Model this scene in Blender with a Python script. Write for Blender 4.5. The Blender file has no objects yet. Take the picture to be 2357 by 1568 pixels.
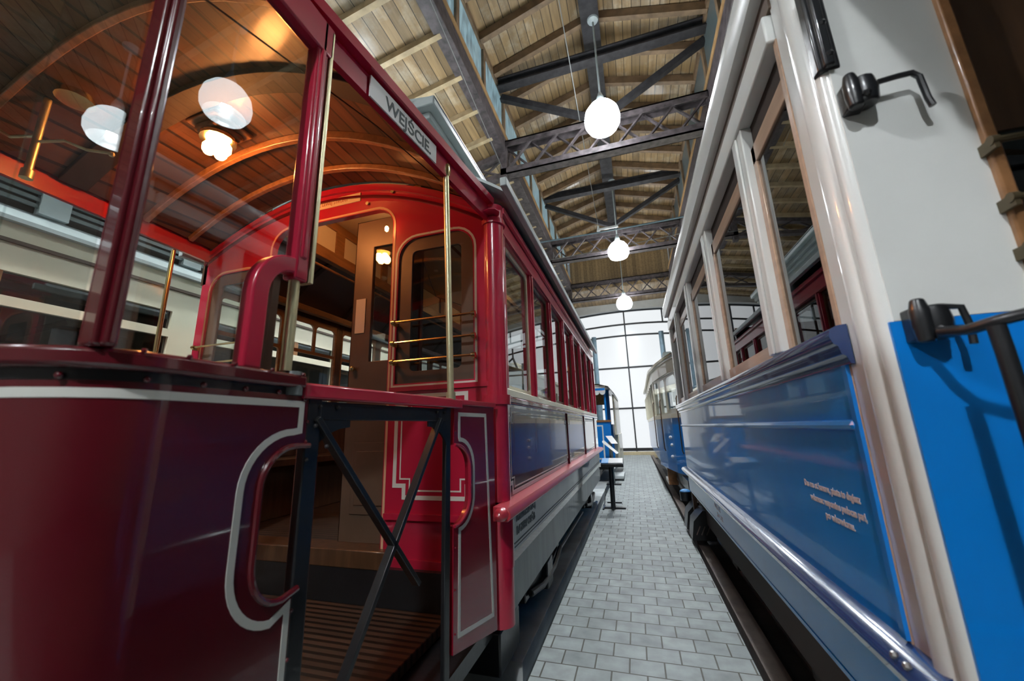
import bpy, math, random
from mathutils import Vector, Matrix
from mathutils.geometry import tessellate_polygon
random.seed(7)
SC = bpy.context.scene
COL = SC.collection
V = Vector
PI = math.pi
RED_LOC = (-1.85, 4.0, 0.0)

# ------------------------------------------------------------------ camera, world, exposure
cam_d = bpy.data.cameras.new('camera')
cam = bpy.data.objects.new('camera', cam_d)
COL.objects.link(cam)
SC.camera = cam
FPX = 891.615
cam_d.sensor_width = 36.0
cam_d.lens = 36.0 * FPX / 2357.0
cam_d.clip_start = 0.02
def _unit(v):
    return v.normalized()
cY = _unit(V((1463 - 1178.5, -(980 - 784.0), -FPX)))
cZ = V((1060 - 1178.5, 3884.0, -FPX)); cZ = _unit(cZ - cY * cZ.dot(cY))
cX = cY.cross(cZ)
cam.matrix_world = Matrix(((cX[0], cX[1], cX[2], 0.0), (cY[0], cY[1], cY[2], 0.0), (cZ[0], cZ[1], cZ[2], 1.2), (0, 0, 0, 1)))
cam_d.dof.use_dof = True
cam_d.dof.focus_distance = 2.5
cam_d.dof.aperture_fstop = 2.6

world = bpy.data.worlds.new('world')
SC.world = world
world.use_nodes = True
world.node_tree.nodes['Background'].inputs[0].default_value = (0.5, 0.65, 0.8, 1)
world.node_tree.nodes['Background'].inputs[1].default_value = 0.25
SC.view_settings.view_transform = 'Standard'
SC.view_settings.look = 'None'
SC.view_settings.exposure = 1.25
SC.view_settings.gamma = 1.0
SC.cycles.use_denoising = True
SC.cycles.max_bounces = 7
SC.cycles.diffuse_bounces = 3
SC.cycles.glossy_bounces = 4
SC.cycles.transparent_max_bounces = 16
SC.cycles.transmission_bounces = 4
SC.cycles.sample_clamp_indirect = 4.0
SC.cycles.caustics_reflective = False
SC.cycles.caustics_refractive = False

# ------------------------------------------------------------------ light strengths
BULB = 1400.0
SHADE = 16.0
GATE = 0.36

# ------------------------------------------------------------------ materials
def new_mat(name):
    m = bpy.data.materials.new(name)
    m.use_nodes = True
    nt = m.node_tree
    return m, nt, nt.nodes['Principled BSDF']

def pm(name, col, rough=0.5, metal=0.0, coat=0.0, var=0.0, vscale=6.0, bump=0.0, bscale=40.0, stretch=(1, 1, 1), spec=0.5):
    m, nt, b = new_mat(name)
    b.inputs['Base Color'].default_value = (*col, 1)
    b.inputs['Roughness'].default_value = rough
    b.inputs['Metallic'].default_value = metal
    b.inputs['Coat Weight'].default_value = coat
    b.inputs['Coat Roughness'].default_value = 0.04
    b.inputs['Specular IOR Level'].default_value = spec
    N, L = nt.nodes, nt.links
    geo = N.new('ShaderNodeNewGeometry')
    mp = N.new('ShaderNodeMapping')
    mp.inputs['Scale'].default_value = stretch
    L.new(geo.outputs['Position'], mp.inputs['Vector'])
    if var > 0:
        nz = N.new('ShaderNodeTexNoise'); nz.inputs['Scale'].default_value = vscale; nz.inputs['Detail'].default_value = 5
        L.new(mp.outputs[0], nz.inputs['Vector'])
        rmp = N.new('ShaderNodeMapRange')
        rmp.inputs['From Min'].default_value = 0.3; rmp.inputs['From Max'].default_value = 0.7
        rmp.inputs['To Min'].default_value = 1 - var; rmp.inputs['To Max'].default_value = 1 + var
        L.new(nz.outputs['Fac'], rmp.inputs['Value'])
        mx = N.new('ShaderNodeVectorMath'); mx.operation = 'SCALE'
        mx.inputs[0].default_value = col
        L.new(rmp.outputs[0], mx.inputs['Scale'])
        L.new(mx.outputs[0], b.inputs['Base Color'])
    if bump > 0:
        nb = N.new('ShaderNodeTexNoise'); nb.inputs['Scale'].default_value = bscale; nb.inputs['Detail'].default_value = 3
        L.new(mp.outputs[0], nb.inputs['Vector'])
        bp = N.new('ShaderNodeBump'); bp.inputs['Strength'].default_value = bump; bp.inputs['Distance'].default_value = 0.01
        L.new(nb.outputs['Fac'], bp.inputs['Height'])
        L.new(bp.outputs[0], b.inputs['Normal'])
        if coat > 0:
            L.new(bp.outputs[0], b.inputs['Coat Normal'])
    return m

def planks(name, col, width, axis=0, groove=0.06, var=0.35, stain=0.0, stain_col=(0.8, 0.8, 0.75), rough=0.5, coat=0.0, gcol=0.15, length=0.0):
    """boards of a given width laid side by side along one world axis"""
    m, nt, b = new_mat(name)
    N, L = nt.nodes, nt.links
    geo = N.new('ShaderNodeNewGeometry')
    sep = N.new('ShaderNodeSeparateXYZ')
    L.new(geo.outputs['Position'], sep.inputs[0])
    dv = N.new('ShaderNodeMath'); dv.operation = 'DIVIDE'; dv.inputs[1].default_value = width
    L.new(sep.outputs[axis], dv.inputs[0])
    fl = N.new('ShaderNodeMath'); fl.operation = 'FLOOR'; L.new(dv.outputs[0], fl.inputs[0])
    fr = N.new('ShaderNodeMath'); fr.operation = 'FRACT'; L.new(dv.outputs[0], fr.inputs[0])
    wn = N.new('ShaderNodeTexWhiteNoise'); wn.noise_dimensions = '1D'
    L.new(fl.outputs[0], wn.inputs['W'])
    mr = N.new('ShaderNodeMapRange'); mr.inputs['To Min'].default_value = 1 - var; mr.inputs['To Max'].default_value = 1 + var * 0.6
    L.new(wn.outputs['Value'], mr.inputs['Value'])
    mp = N.new('ShaderNodeMapping'); sc = [14, 14, 14]; sc[1 if axis != 1 else 0] = 1.2
    mp.inputs['Scale'].default_value = sc
    L.new(geo.outputs['Position'], mp.inputs['Vector'])
    gr = N.new('ShaderNodeTexNoise'); gr.inputs['Scale'].default_value = 1.5; gr.inputs['Detail'].default_value = 6
    L.new(mp.outputs[0], gr.inputs['Vector'])
    mr2 = N.new('ShaderNodeMapRange'); mr2.inputs['From Min'].default_value = 0.25; mr2.inputs['From Max'].default_value = 0.75
    mr2.inputs['To Min'].default_value = 0.7; mr2.inputs['To Max'].default_value = 1.25
    L.new(gr.outputs['Fac'], mr2.inputs['Value'])
    mu = N.new('ShaderNodeMath'); mu.operation = 'MULTIPLY'
    L.new(mr.outputs[0], mu.inputs[0]); L.new(mr2.outputs[0], mu.inputs[1])
    gv = N.new('ShaderNodeMath'); gv.operation = 'GREATER_THAN'; gv.inputs[1].default_value = groove
    L.new(fr.outputs[0], gv.inputs[0])
    mg = N.new('ShaderNodeMapRange'); mg.inputs['To Min'].default_value = gcol
    L.new(gv.outputs[0], mg.inputs['Value'])
    mu2 = N.new('ShaderNodeMath'); mu2.operation = 'MULTIPLY'
    L.new(mu.outputs[0], mu2.inputs[0]); L.new(mg.outputs[0], mu2.inputs[1])
    base = N.new('ShaderNodeRGB'); base.outputs[0].default_value = (*col, 1)
    csrc = base.outputs[0]
    if stain > 0:
        sn = N.new('ShaderNodeTexNoise'); sn.inputs['Scale'].default_value = 1.6; sn.inputs['Detail'].default_value = 7; sn.inputs['Roughness'].default_value = 0.65
        L.new(geo.outputs['Position'], sn.inputs['Vector'])
        sr = N.new('ShaderNodeMapRange'); sr.inputs['From Min'].default_value = 0.5; sr.inputs['From Max'].default_value = 0.68; sr.inputs['To Max'].default_value = stain
        L.new(sn.outputs['Fac'], sr.inputs['Value'])
        mxs = N.new('ShaderNodeMix'); mxs.data_type = 'RGBA'
        L.new(sr.outputs[0], mxs.inputs[0]); L.new(base.outputs[0], mxs.inputs[6]); mxs.inputs[7].default_value = (*stain_col, 1)
        csrc = mxs.outputs[2]
    vm = N.new('ShaderNodeVectorMath'); vm.operation = 'SCALE'
    L.new(csrc, vm.inputs[0]); L.new(mu2.outputs[0], vm.inputs['Scale'])
    L.new(vm.outputs[0], b.inputs['Base Color'])
    b.inputs['Roughness'].default_value = rough
    b.inputs['Coat Weight'].default_value = coat
    b.inputs['Coat Roughness'].default_value = 0.15
    bp = N.new('ShaderNodeBump'); bp.inputs['Strength'].default_value = 0.5; bp.inputs['Distance'].default_value = 0.012
    L.new(gv.outputs[0], bp.inputs['Height'])
    L.new(bp.outputs[0], b.inputs['Normal'])
    return m

def glass_mat(name, tint=(0.9, 0.93, 0.92), ior=1.5, gloss=(1, 1, 1)):
    m = bpy.data.materials.new(name); m.use_nodes = True
    nt = m.node_tree; N, L = nt.nodes, nt.links
    N.remove(N['Principled BSDF'])
    out = N['Material Output']
    tr = N.new('ShaderNodeBsdfTransparent'); tr.inputs[0].default_value = (*tint, 1)
    gl = N.new('ShaderNodeBsdfGlossy'); gl.inputs['Roughness'].default_value = 0.0; gl.inputs[0].default_value = (*gloss, 1)
    fr = N.new('ShaderNodeFresnel')
    gm = N.new('ShaderNodeNewGeometry'); e1 = N.new('ShaderNodeMath'); e1.operation = 'MULTIPLY_ADD'; e1.inputs[1].default_value = -2.0; e1.inputs[2].default_value = 1.0
    pw = N.new('ShaderNodeMath'); pw.operation = 'POWER'; pw.inputs[0].default_value = ior
    L.new(gm.outputs['Backfacing'], e1.inputs[0]); L.new(e1.outputs[0], pw.inputs[1]); L.new(pw.outputs[0], fr.inputs['IOR'])
    mx = N.new('ShaderNodeMixShader')
    L.new(fr.outputs[0], mx.inputs[0]); L.new(tr.outputs[0], mx.inputs[1]); L.new(gl.outputs[0], mx.inputs[2])
    L.new(mx.outputs[0], out.inputs[0])
    return m

def emit(name, col, s):
    m, nt, b = new_mat(name)
    b.inputs['Base Color'].default_value = (0.8, 0.8, 0.8, 1)
    b.inputs['Emission Color'].default_value = (*col, 1)
    b.inputs['Emission Strength'].default_value = s
    b.inputs['Roughness'].default_value = 0.2
    return m

M = {}
M['redrail'] = pm('red polished paint', (0.55, 0.03, 0.05), 0.38, coat=1.0)
M['redrail'].node_tree.nodes['Principled BSDF'].inputs['Coat Roughness'].default_value = 0.22
M['red'] = pm('red gloss paint', (0.48, 0.014, 0.048), 0.28, coat=0.8, var=0.08, vscale=3, bump=0.02, bscale=9)
M['maroon'] = pm('maroon gloss paint', (0.125, 0.006, 0.018), 0.2, coat=1.0, var=0.05, bump=0.012, bscale=5)
M['dashred'] = pm('deep red gloss paint', (0.10, 0.0045, 0.010), 0.25, coat=0.8, var=0.06, vscale=3, bump=0.03, bscale=5)
M['entryred'] = pm('crimson gloss paint', (0.26, 0.008, 0.024), 0.25, coat=0.8, bump=0.012, bscale=5)
M['line'] = pm('ivory lining paint', (0.72, 0.72, 0.66), 0.4)
M['orangeline'] = pm('ochre lining paint', (0.75, 0.45, 0.28), 0.4)
M['black'] = pm('black painted iron', (0.012, 0.013, 0.015), 0.35, coat=0.3, var=0.2, bump=0.1)
M['darksteel'] = pm('dark riveted steel', (0.028, 0.025, 0.027), 0.75, var=0.5, vscale=7, bump=0.2)
M['truss'] = pm('aged grey brown steel', (0.075, 0.06, 0.062), 0.55, var=0.55, vscale=9, bump=0.3, bscale=25)
M['brass'] = pm('polished brass', (0.75, 0.62, 0.34), 0.22, metal=1.0, var=0.1)
M['brassdull'] = pm('worn brass', (0.62, 0.58, 0.36), 0.4, metal=0.8, var=0.15, vscale=14)
M['darkbrass'] = pm('tarnished dark brass', (0.10, 0.075, 0.04), 0.4, metal=0.4)
M['brown'] = pm('varnished brown wood', (0.10, 0.048, 0.022), 0.35, coat=0.4, var=0.3, vscale=5, stretch=(6, 6, 0.8))
M['brownlight'] = pm('varnished oak', (0.30, 0.14, 0.055), 0.35, coat=0.4, var=0.25, vscale=5, stretch=(6, 1, 6))
M['doorbrown'] = pm('brown door paint', (0.12, 0.075, 0.05), 0.4, var=0.1)
M['pinkwood'] = pm('pale varnished window wood', (0.52, 0.34, 0.23), 0.35, coat=0.4, var=0.15, vscale=4, stretch=(8, 1, 8))
M['canopywood'] = planks('canopy boards', (0.125, 0.047, 0.016), 0.10, 0, groove=0.16, var=0.35, rough=0.55, coat=0.12, gcol=0.2)
M['hallwood'] = planks('hall roof boards', (0.34, 0.22, 0.105), 0.155, 0, groove=0.07, var=0.3, stain=0.5, stain_col=(0.6, 0.55, 0.45), rough=0.55, coat=0.15)
M['gablewood'] = planks('gable boards', (0.40, 0.27, 0.14), 0.12, 0, groove=0.05, var=0.3, rough=0.6)
M['rafter'] = pm('brown roof timber', (0.22, 0.14, 0.08), 0.6, var=0.3, vscale=6)
M['rafterpale'] = pm('pale roof timber', (0.45, 0.34, 0.2), 0.6, var=0.25, vscale=6)
M['orangestrip'] = pm('orange brown timber strip', (0.42, 0.25, 0.11), 0.5, var=0.2)
M['blue'] = pm('blue gloss paint', (0.0, 0.28, 0.85), 0.28, coat=0.55, spec=0.25, var=0.04, bump=0.012, bscale=4)
M['bluebright'] = pm('bright blue paint', (0.0, 0.22, 0.72), 0.35, coat=0.5)
M['navy'] = pm('navy gloss moulding', (0.012, 0.04, 0.14), 0.18, coat=1.0)
M['cream'] = pm('white cream paint', (0.8, 0.81, 0.78), 0.3, coat=0.6, var=0.03)
M['ivory'] = pm('ivory paint', (0.84, 0.79, 0.60), 0.35, coat=0.4, var=0.04)
M['greyroof'] = pm('pale grey roof paint', (0.42, 0.47, 0.47), 0.45, var=0.12)
M['greydark'] = pm('dark grey paint', (0.12, 0.14, 0.14), 0.45, var=0.15)
M['skirt'] = pm('grey green skirt paint', (0.17, 0.2, 0.2), 0.4, coat=0.3, var=0.25, vscale=3, stretch=(1, 4, 0.5))
M['board'] = pm('pale grey board', (0.42, 0.45, 0.43), 0.4, coat=0.5, var=0.1, vscale=3)
M['glass'] = glass_mat('window glass', ior=1.55)
M['bodyglass'] = glass_mat('saloon window glass', tint=(0.62, 0.66, 0.66), ior=2.1)
M['darkglass'] = glass_mat('dark window glass', tint=(0.5, 0.55, 0.58), ior=1.8)
M['bluewin'] = glass_mat('reflective window glass', tint=(0.3, 0.33, 0.35), ior=2.6)
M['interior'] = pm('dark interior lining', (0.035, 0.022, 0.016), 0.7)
M['saloonceil'] = pm('cream ceiling lining', (0.72, 0.6, 0.45), 0.5)
M['deckgrey'] = pm('grey brown ceiling lining', (0.11, 0.075, 0.065), 0.6)
M['slat'] = planks('slatted wooden floor', (0.075, 0.045, 0.03), 0.042, 1, groove=0.42, var=0.2, gcol=0.12, rough=0.5)
M['concrete'] = pm('grey concrete', (0.56, 0.6, 0.6), 0.6, var=0.2, vscale=4, bump=0.2)
M['pitfloor'] = pm('dark track bed', (0.03, 0.03, 0.03), 0.8, var=0.3, bump=0.3)
M['kerb'] = pm('brown weathered kerb', (0.13, 0.105, 0.09), 0.7, var=0.3, bump=0.3)
M['steelrail'] = pm('worn steel', (0.32, 0.31, 0.3), 0.35, metal=0.8, var=0.2)
M['bulb'] = emit('white light tube', (0.93, 0.97, 1.0), BULB)
M['dimbulb'] = emit('dimmer light tube', (0.93, 0.97, 1.0), BULB * 0.4)
M['shade'] = emit('glowing white glass shade', (0.86, 0.94, 1.0), SHADE)
M['softshade'] = emit('dimly glowing white glass shade', (0.85, 0.95, 1.0), 2.2)
M['softshade'].node_tree.nodes['Principled BSDF'].inputs['Base Color'].default_value = (0.04, 0.04, 0.04, 1)
M['warm'] = emit('warm filament glow', (1.0, 0.34, 0.09), 80)
M['warmsoft'] = emit('warm frosted glow', (1.0, 0.42, 0.13), 26)
M['gatepane'] = emit('daylit frosted pane', (0.93, 0.97, 1.0), GATE)
def sky_pane(name, col, lo, hi, base):
    m = emit(name, col, lo); nt = m.node_tree; N, L = nt.nodes, nt.links; b = N['Principled BSDF']
    b.inputs['Base Color'].default_value = (*base, 1); b.inputs['Roughness'].default_value = 0.35
    geo = N.new('ShaderNodeNewGeometry'); mp = N.new('ShaderNodeMapping'); mp.inputs['Scale'].default_value = (1, 5, 1.2)
    nz = N.new('ShaderNodeTexNoise'); nz.inputs['Scale'].default_value = 2.5; nz.inputs['Detail'].default_value = 4
    mr = N.new('ShaderNodeMapRange'); mr.inputs['From Min'].default_value = 0.35; mr.inputs['From Max'].default_value = 0.65; mr.inputs['To Min'].default_value = lo; mr.inputs['To Max'].default_value = hi
    L.new(geo.outputs['Position'], mp.inputs[0]); L.new(mp.outputs[0], nz.inputs['Vector']); L.new(nz.outputs['Fac'], mr.inputs['Value']); L.new(mr.outputs[0], b.inputs['Emission Strength'])
    return m
M['gatepane'].node_tree.nodes['Principled BSDF'].inputs['Base Color'].default_value = (0.15, 0.15, 0.15, 1)
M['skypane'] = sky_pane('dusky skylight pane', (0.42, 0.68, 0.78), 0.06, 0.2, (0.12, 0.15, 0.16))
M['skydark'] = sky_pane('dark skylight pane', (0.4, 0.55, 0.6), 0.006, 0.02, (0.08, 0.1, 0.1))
M['gateframe'] = pm('black steel glazing bar', (0.02, 0.022, 0.025), 0.5)
M['wallplaster'] = pm('dim plaster wall', (0.22, 0.2, 0.18), 0.8, var=0.2)
M['wallpale'] = pm('pale plaster wall', (0.6, 0.6, 0.58), 0.8, var=0.05)
M['sill'] = pm('pale yellow threshold', (0.62, 0.52, 0.33), 0.6, var=0.1)
M['white'] = pm('white sign face', (0.8, 0.82, 0.82), 0.3, coat=0.5)
M['paper'] = pm('white paper', (0.7, 0.66, 0.62), 0.7)
M['ink'] = pm('dark lettering', (0.02, 0.035, 0.035), 0.5)
M['greyink'] = pm('grey green lettering', (0.10, 0.12, 0.12), 0.5)
M['pinkink'] = pm('pale pink lettering', (0.8, 0.68, 0.7), 0.5)
M['orangeplate'] = pm('cream label plate', (0.75, 0.62, 0.42), 0.5)
M['redink'] = pm('red brown lettering', (0.5, 0.16, 0.09), 0.5)
M['blueprint'] = pm('blue printed picture', (0.1, 0.35, 0.7), 0.4)
M['yellow'] = pm('yellow enamel', (0.75, 0.6, 0.08), 0.4)
M['steelblue'] = pm('blue grey column paint', (0.13, 0.2, 0.25), 0.5, var=0.2)
M['cable'] = pm('pale cable', (0.2, 0.2, 0.19), 0.5)
M['insul'] = pm('white porcelain', (0.75, 0.77, 0.76), 0.3, coat=0.5)
M['fringe'] = pm('brown cloth fringe', (0.2, 0.13, 0.06), 0.9, var=0.5, vscale=40)

# paving
def brick_mat():
    m, nt, b = new_mat('grey brick paving')
    N, L = nt.nodes, nt.links
    geo = N.new('ShaderNodeNewGeometry')
    mp = N.new('ShaderNodeMapping'); mp.inputs['Location'].default_value = (0.230 + 0.0855 * 4, -2.308 + 0.1365 * 40, 0)
    L.new(geo.outputs['Position'], mp.inputs['Vector'])
    br = N.new('ShaderNodeTexBrick')
    br.inputs['Scale'].default_value = 1.0
    br.inputs['Brick Width'].default_value = 0.171
    br.inputs['Row Height'].default_value = 0.1365
    br.inputs['Mortar Size'].default_value = 0.0042
    br.inputs['Mortar Smooth'].default_value = 0.15
    br.inputs['Color1'].default_value = (0.30, 0.335, 0.33, 1)
    br.inputs['Color2'].default_value = (0.22, 0.25, 0.25, 1)
    br.inputs['Mortar'].default_value = (0.05, 0.05, 0.035, 1)
    L.new(mp.outputs[0], br.inputs['Vector'])
    nz = N.new('ShaderNodeTexNoise'); nz.inputs['Scale'].default_value = 9; nz.inputs['Detail'].default_value = 7
    L.new(geo.outputs['Position'], nz.inputs['Vector'])
    mr = N.new('ShaderNodeMapRange'); mr.inputs['From Min'].default_value = 0.3; mr.inputs['From Max'].default_value = 0.7
    mr.inputs['To Min'].default_value = 0.75; mr.inputs['To Max'].default_value = 1.2
    L.new(nz.outputs['Fac'], mr.inputs['Value'])
    vm = N.new('ShaderNodeVectorMath'); vm.operation = 'SCALE'
    L.new(br.outputs['Color'], vm.inputs[0]); L.new(mr.outputs[0], vm.inputs['Scale'])
    L.new(vm.outputs[0], b.inputs['Base Color'])
    b.inputs['Roughness'].default_value = 0.55
    bp = N.new('ShaderNodeBump'); bp.inputs['Strength'].default_value = 0.6; bp.inputs['Distance'].default_value = 0.004; bp.invert = True
    L.new(br.outputs['Fac'], bp.inputs['Height'])
    L.new(bp.outputs[0], b.inputs['Normal'])
    return m
M['brick'] = brick_mat()

# ------------------------------------------------------------------ mesh building
ROOT = {}
class MB:
    def __init__(s):
        s.v = []; s.f = []; s.mi = []; s.m = 0
    def _add(s, vs, fs):
        o = len(s.v)
        s.v += [tuple(p) for p in vs]
        for f in fs:
            s.f.append(tuple(i + o for i in f)); s.mi.append(s.m)
        return s
    def mat(s, i):
        s.m = i; return s
    def box(s, x0, x1, y0, y1, z0, z1):
        x0, x1 = sorted((x0, x1)); y0, y1 = sorted((y0, y1)); z0, z1 = sorted((z0, z1))
        vs = [(x0, y0, z0), (x1, y0, z0), (x1, y1, z0), (x0, y1, z0), (x0, y0, z1), (x1, y0, z1), (x1, y1, z1), (x0, y1, z1)]
        return s._add(vs, [(0, 3, 2, 1), (4, 5, 6, 7), (0, 1, 5, 4), (1, 2, 6, 5), (2, 3, 7, 6), (3, 0, 4, 7)])
    def bar(s, p, q, w, h, up=(0, 0, 1)):
        p = V(p); q = V(q); d = (q - p).normalized(); u = V(up)
        if abs(d.dot(u)) > 0.98: u = V((0, 1, 0))
        a = d.cross(u).normalized() * (w / 2); b = a.cross(d).normalized() * (h / 2)
        vs = [p - a - b, p + a - b, p + a + b, p - a + b, q - a - b, q + a - b, q + a + b, q - a + b]
        return s._add(vs, [(0, 1, 2, 3), (7, 6, 5, 4), (0, 4, 5, 1), (1, 5, 6, 2), (2, 6, 7, 3), (3, 7, 4, 0)])
    def sweep(s, pts, prof, up=(0, 0, 1), closed_prof=True):
        """profile of (side, up) offsets swept along points"""
        pts = [V(p) for p in pts]; n = len(prof); rings = []
        for i, p in enumerate(pts):
            d = (pts[min(i + 1, len(pts) - 1)] - pts[max(i - 1, 0)]).normalized()
            u = V(up); a = d.cross(u).normalized(); b = a.cross(d).normalized()
            rings.append([p + a * x + b * z for x, z in prof])
        vs = [q for r in rings for q in r]; fs = []
        for i in range(len(pts) - 1):
            for j in range(n):
                k = (j + 1) % n
                fs.append((i * n + j, i * n + k, (i + 1) * n + k, (i + 1) * n + j))
        fs.append(tuple(range(n - 1, -1, -1))); fs.append(tuple((len(pts) - 1) * n + j for j in range(n)))
        return s._add(vs, fs)
    def tube(s, pts, r, n=10):
        pts = [V(p) for p in pts]; rs = r if isinstance(r, (list, tuple)) else [r] * len(pts)
        d0 = (pts[1] - pts[0]).normalized(); u = V((0, 0, 1)) if abs(d0.z) < 0.9 else V((1, 0, 0))
        vs = []; fs = []
        for i, p in enumerate(pts):
            d = (pts[min(i + 1, len(pts) - 1)] - pts[max(i - 1, 0)]).normalized()
            a = d.cross(u)
            if a.length < 1e-4: a = d.cross(V((0, 1, 0)))
            a.normalize(); b = d.cross(a).normalized(); u = -b if b.dot(u) < 0 else b
            a = d.cross(u).normalized(); 
            for k in range(n):
                t = 2 * PI * k / n
                vs.append(p + a * math.cos(t) * rs[i] + u * math.sin(t) * rs[i])
        for i in range(len(pts) - 1):
            for k in range(n):
                j = (k + 1) % n
                fs.append((i * n + k, i * n + j, (i + 1) * n + j, (i + 1) * n + k))
        fs.append(tuple(range(n - 1, -1, -1))); fs.append(tuple((len(pts) - 1) * n + k for k in range(n)))
        return s._add(vs, fs)
    def lathe(s, prof, c, n=20, axis='z'):
        c = V(c); vs = []; fs = []
        for r, z in prof:
            for k in range(n):
                t = 2 * PI * k / n; q = (r * math.cos(t), r * math.sin(t), z)
                if axis == 'x': q = (q[2], q[0], q[1])
                if axis == 'y': q = (q[0], q[2], q[1])
                vs.append(c + V(q))
        for i in range(len(prof) - 1):
            for k in range(n):
                j = (k + 1) % n
                fs.append((i * n + k, i * n + j, (i + 1) * n + j, (i + 1) * n + k))
        fs.append(tuple(range(n - 1, -1, -1))); fs.append(tuple((len(prof) - 1) * n + k for k in range(n)))
        return s._add(vs, fs)
    def ball(s, c, r, n=10, sq=(1, 1, 1)):
        c = V(c); vs = []; fs = []; m = max(4, n // 2)
        for i in range(m + 1):
            a = PI * i / m
            for k in range(n):
                t = 2 * PI * k / n
                vs.append(c + V((r * sq[0] * math.sin(a) * math.cos(t), r * sq[1] * math.sin(a) * math.sin(t), r * sq[2] * math.cos(a))))
        for i in range(m):
            for k in range(n):
                j = (k + 1) % n
                fs.append((i * n + k, (i + 1) * n + k, (i + 1) * n + j, i * n + j))
        return s._add(vs, fs)
    def panel(s, func, outer, holes=(), t=0.02):
        """flat sheet with holes; func(u, v, w) -> world, w is the offset outwards"""
        loops = [list(outer)] + [list(h) for h in holes]
        tri = tessellate_polygon([[V((p[0], p[1], 0)) for p in l] for l in loops])
        flat = [p for l in loops for p in l]; n = len(flat)
        vs = [func(u, v, 0.0) for u, v in flat] + [func(u, v, -t) for u, v in flat]
        fs = [tuple(f) for f in tri] + [tuple(i + n for i in reversed(f)) for f in tri]
        o = 0
        for l in loops:
            k = len(l)
            for i in range(k):
                j = (i + 1) % k
                fs.append((o + i, o + j, o + j + n, o + i + n))
            o += k
        return s._add(vs, fs)
    def ribbon(s, func, path, w, closed=False, h=0.0015):
        """painted line of width w lying on a sheet"""
        n = len(path); L = []; R = []
        P = [V((p[0], p[1], 0)) for p in path]
        for i in range(n):
            if closed: a, b = P[(i - 1) % n], P[(i + 1) % n]
            else: a, b = P[max(i - 1, 0)], P[min(i + 1, n - 1)]
            d1 = (P[i] - a); d2 = (b - P[i])
            d1 = d1.normalized() if d1.length > 1e-9 else d2.normalized()
            d2 = d2.normalized() if d2.length > 1e-9 else d1
            n1 = V((-d1.y, d1.x, 0)); n2 = V((-d2.y, d2.x, 0)); m = (n1 + n2)
            m = m.normalized() if m.length > 1e-6 else n1
            k = 1.0 / max(0.5, m.dot(n1))
            L.append(P[i] + m * (w / 2 * k)); R.append(P[i] - m * (w / 2 * k))
        vs = [func(p.x, p.y, h) for p in L] + [func(p.x, p.y, h) for p in R] + [func(p.x, p.y, -h) for p in L] + [func(p.x, p.y, -h) for p in R]
        fs = []
        for i in range(n if closed else n - 1):
            j = (i + 1) % n
            fs += [(i, j, n + j, n + i), (2 * n + i, 3 * n + i, 3 * n + j, 2 * n + j), (i, 2 * n + i, 2 * n + j, j), (n + i, n + j, 3 * n + j, 3 * n + i)]
        return s._add(vs, fs)
    def build(s, name, mats, parent=None, bevel=0.0, smooth=True, angle=40, loc=None):
        if not isinstance(mats, (list, tuple)): mats = [mats]
        off = V(ROOT[parent.name]) if parent is not None else None
        if parent is None:
            xs = [p[0] for p in s.v]; ys = [p[1] for p in s.v]; zs = [p[2] for p in s.v]
            off = V(((min(xs) + max(xs)) / 2, (min(ys) + max(ys)) / 2, min(zs))) if loc is None else V(loc)
        me = bpy.data.meshes.new(name)
        me.from_pydata([tuple(V(p) - off) for p in s.v], [], s.f)
        for m in mats: me.materials.append(M[m] if isinstance(m, str) else m)
        for p, k in zip(me.polygons, s.mi): p.material_index = k
        if smooth:
            me.shade_smooth()
            me.set_sharp_from_angle(angle=math.radians(angle))
        me.update()
        o = bpy.data.objects.new(name, me); COL.objects.link(o)
        if parent is not None: o.parent = parent
        else: o.location = off
        ROOT[o.name] = tuple(off)
        if bevel > 0:
            b = o.modifiers.new('bevel', 'BEVEL'); b.width = bevel; b.segments = 2; b.limit_method = 'ANGLE'; b.angle_limit = math.radians(50)
        return o

def thing(name, label, cat, loc, group=None):
    o = bpy.data.objects.new(name, None); COL.objects.link(o)
    o.location = loc; o['label'] = label; o['category'] = cat
    o.empty_display_size = 0.1
    if group: o['group'] = group
    ROOT[o.name] = tuple(loc)
    return o
def struct(name, label=None, loc=None):
    o = bpy.data.objects.new(name, None); COL.objects.link(o); o['kind'] = 'structure'; o.empty_display_size = 0.1
    if loc: o.location = loc
    if label: o['label'] = label
    ROOT[o.name] = tuple(loc or (0, 0, 0))
    return o
def tag(o, label=None, cat=None, group=None, kind=None):
    if label: o['label'] = label
    if cat: o['category'] = cat
    if group: o['group'] = group
    if kind: o['kind'] = kind
    return o
def copy_tree(o, loc=None, label=None, group=None):
    c = o.copy(); COL.objects.link(c)
    if loc: c.location = loc
    if label: c['label'] = label
    if group: c['group'] = group
    ROOT[c.name] = tuple(c.location)
    def rec(src, dst):
        for ch in [k for k in bpy.data.objects if k.parent == src]:
            d = ch.copy(); COL.objects.link(d); d.parent = dst; rec(ch, d)
    rec(o, c)
    return c
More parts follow.
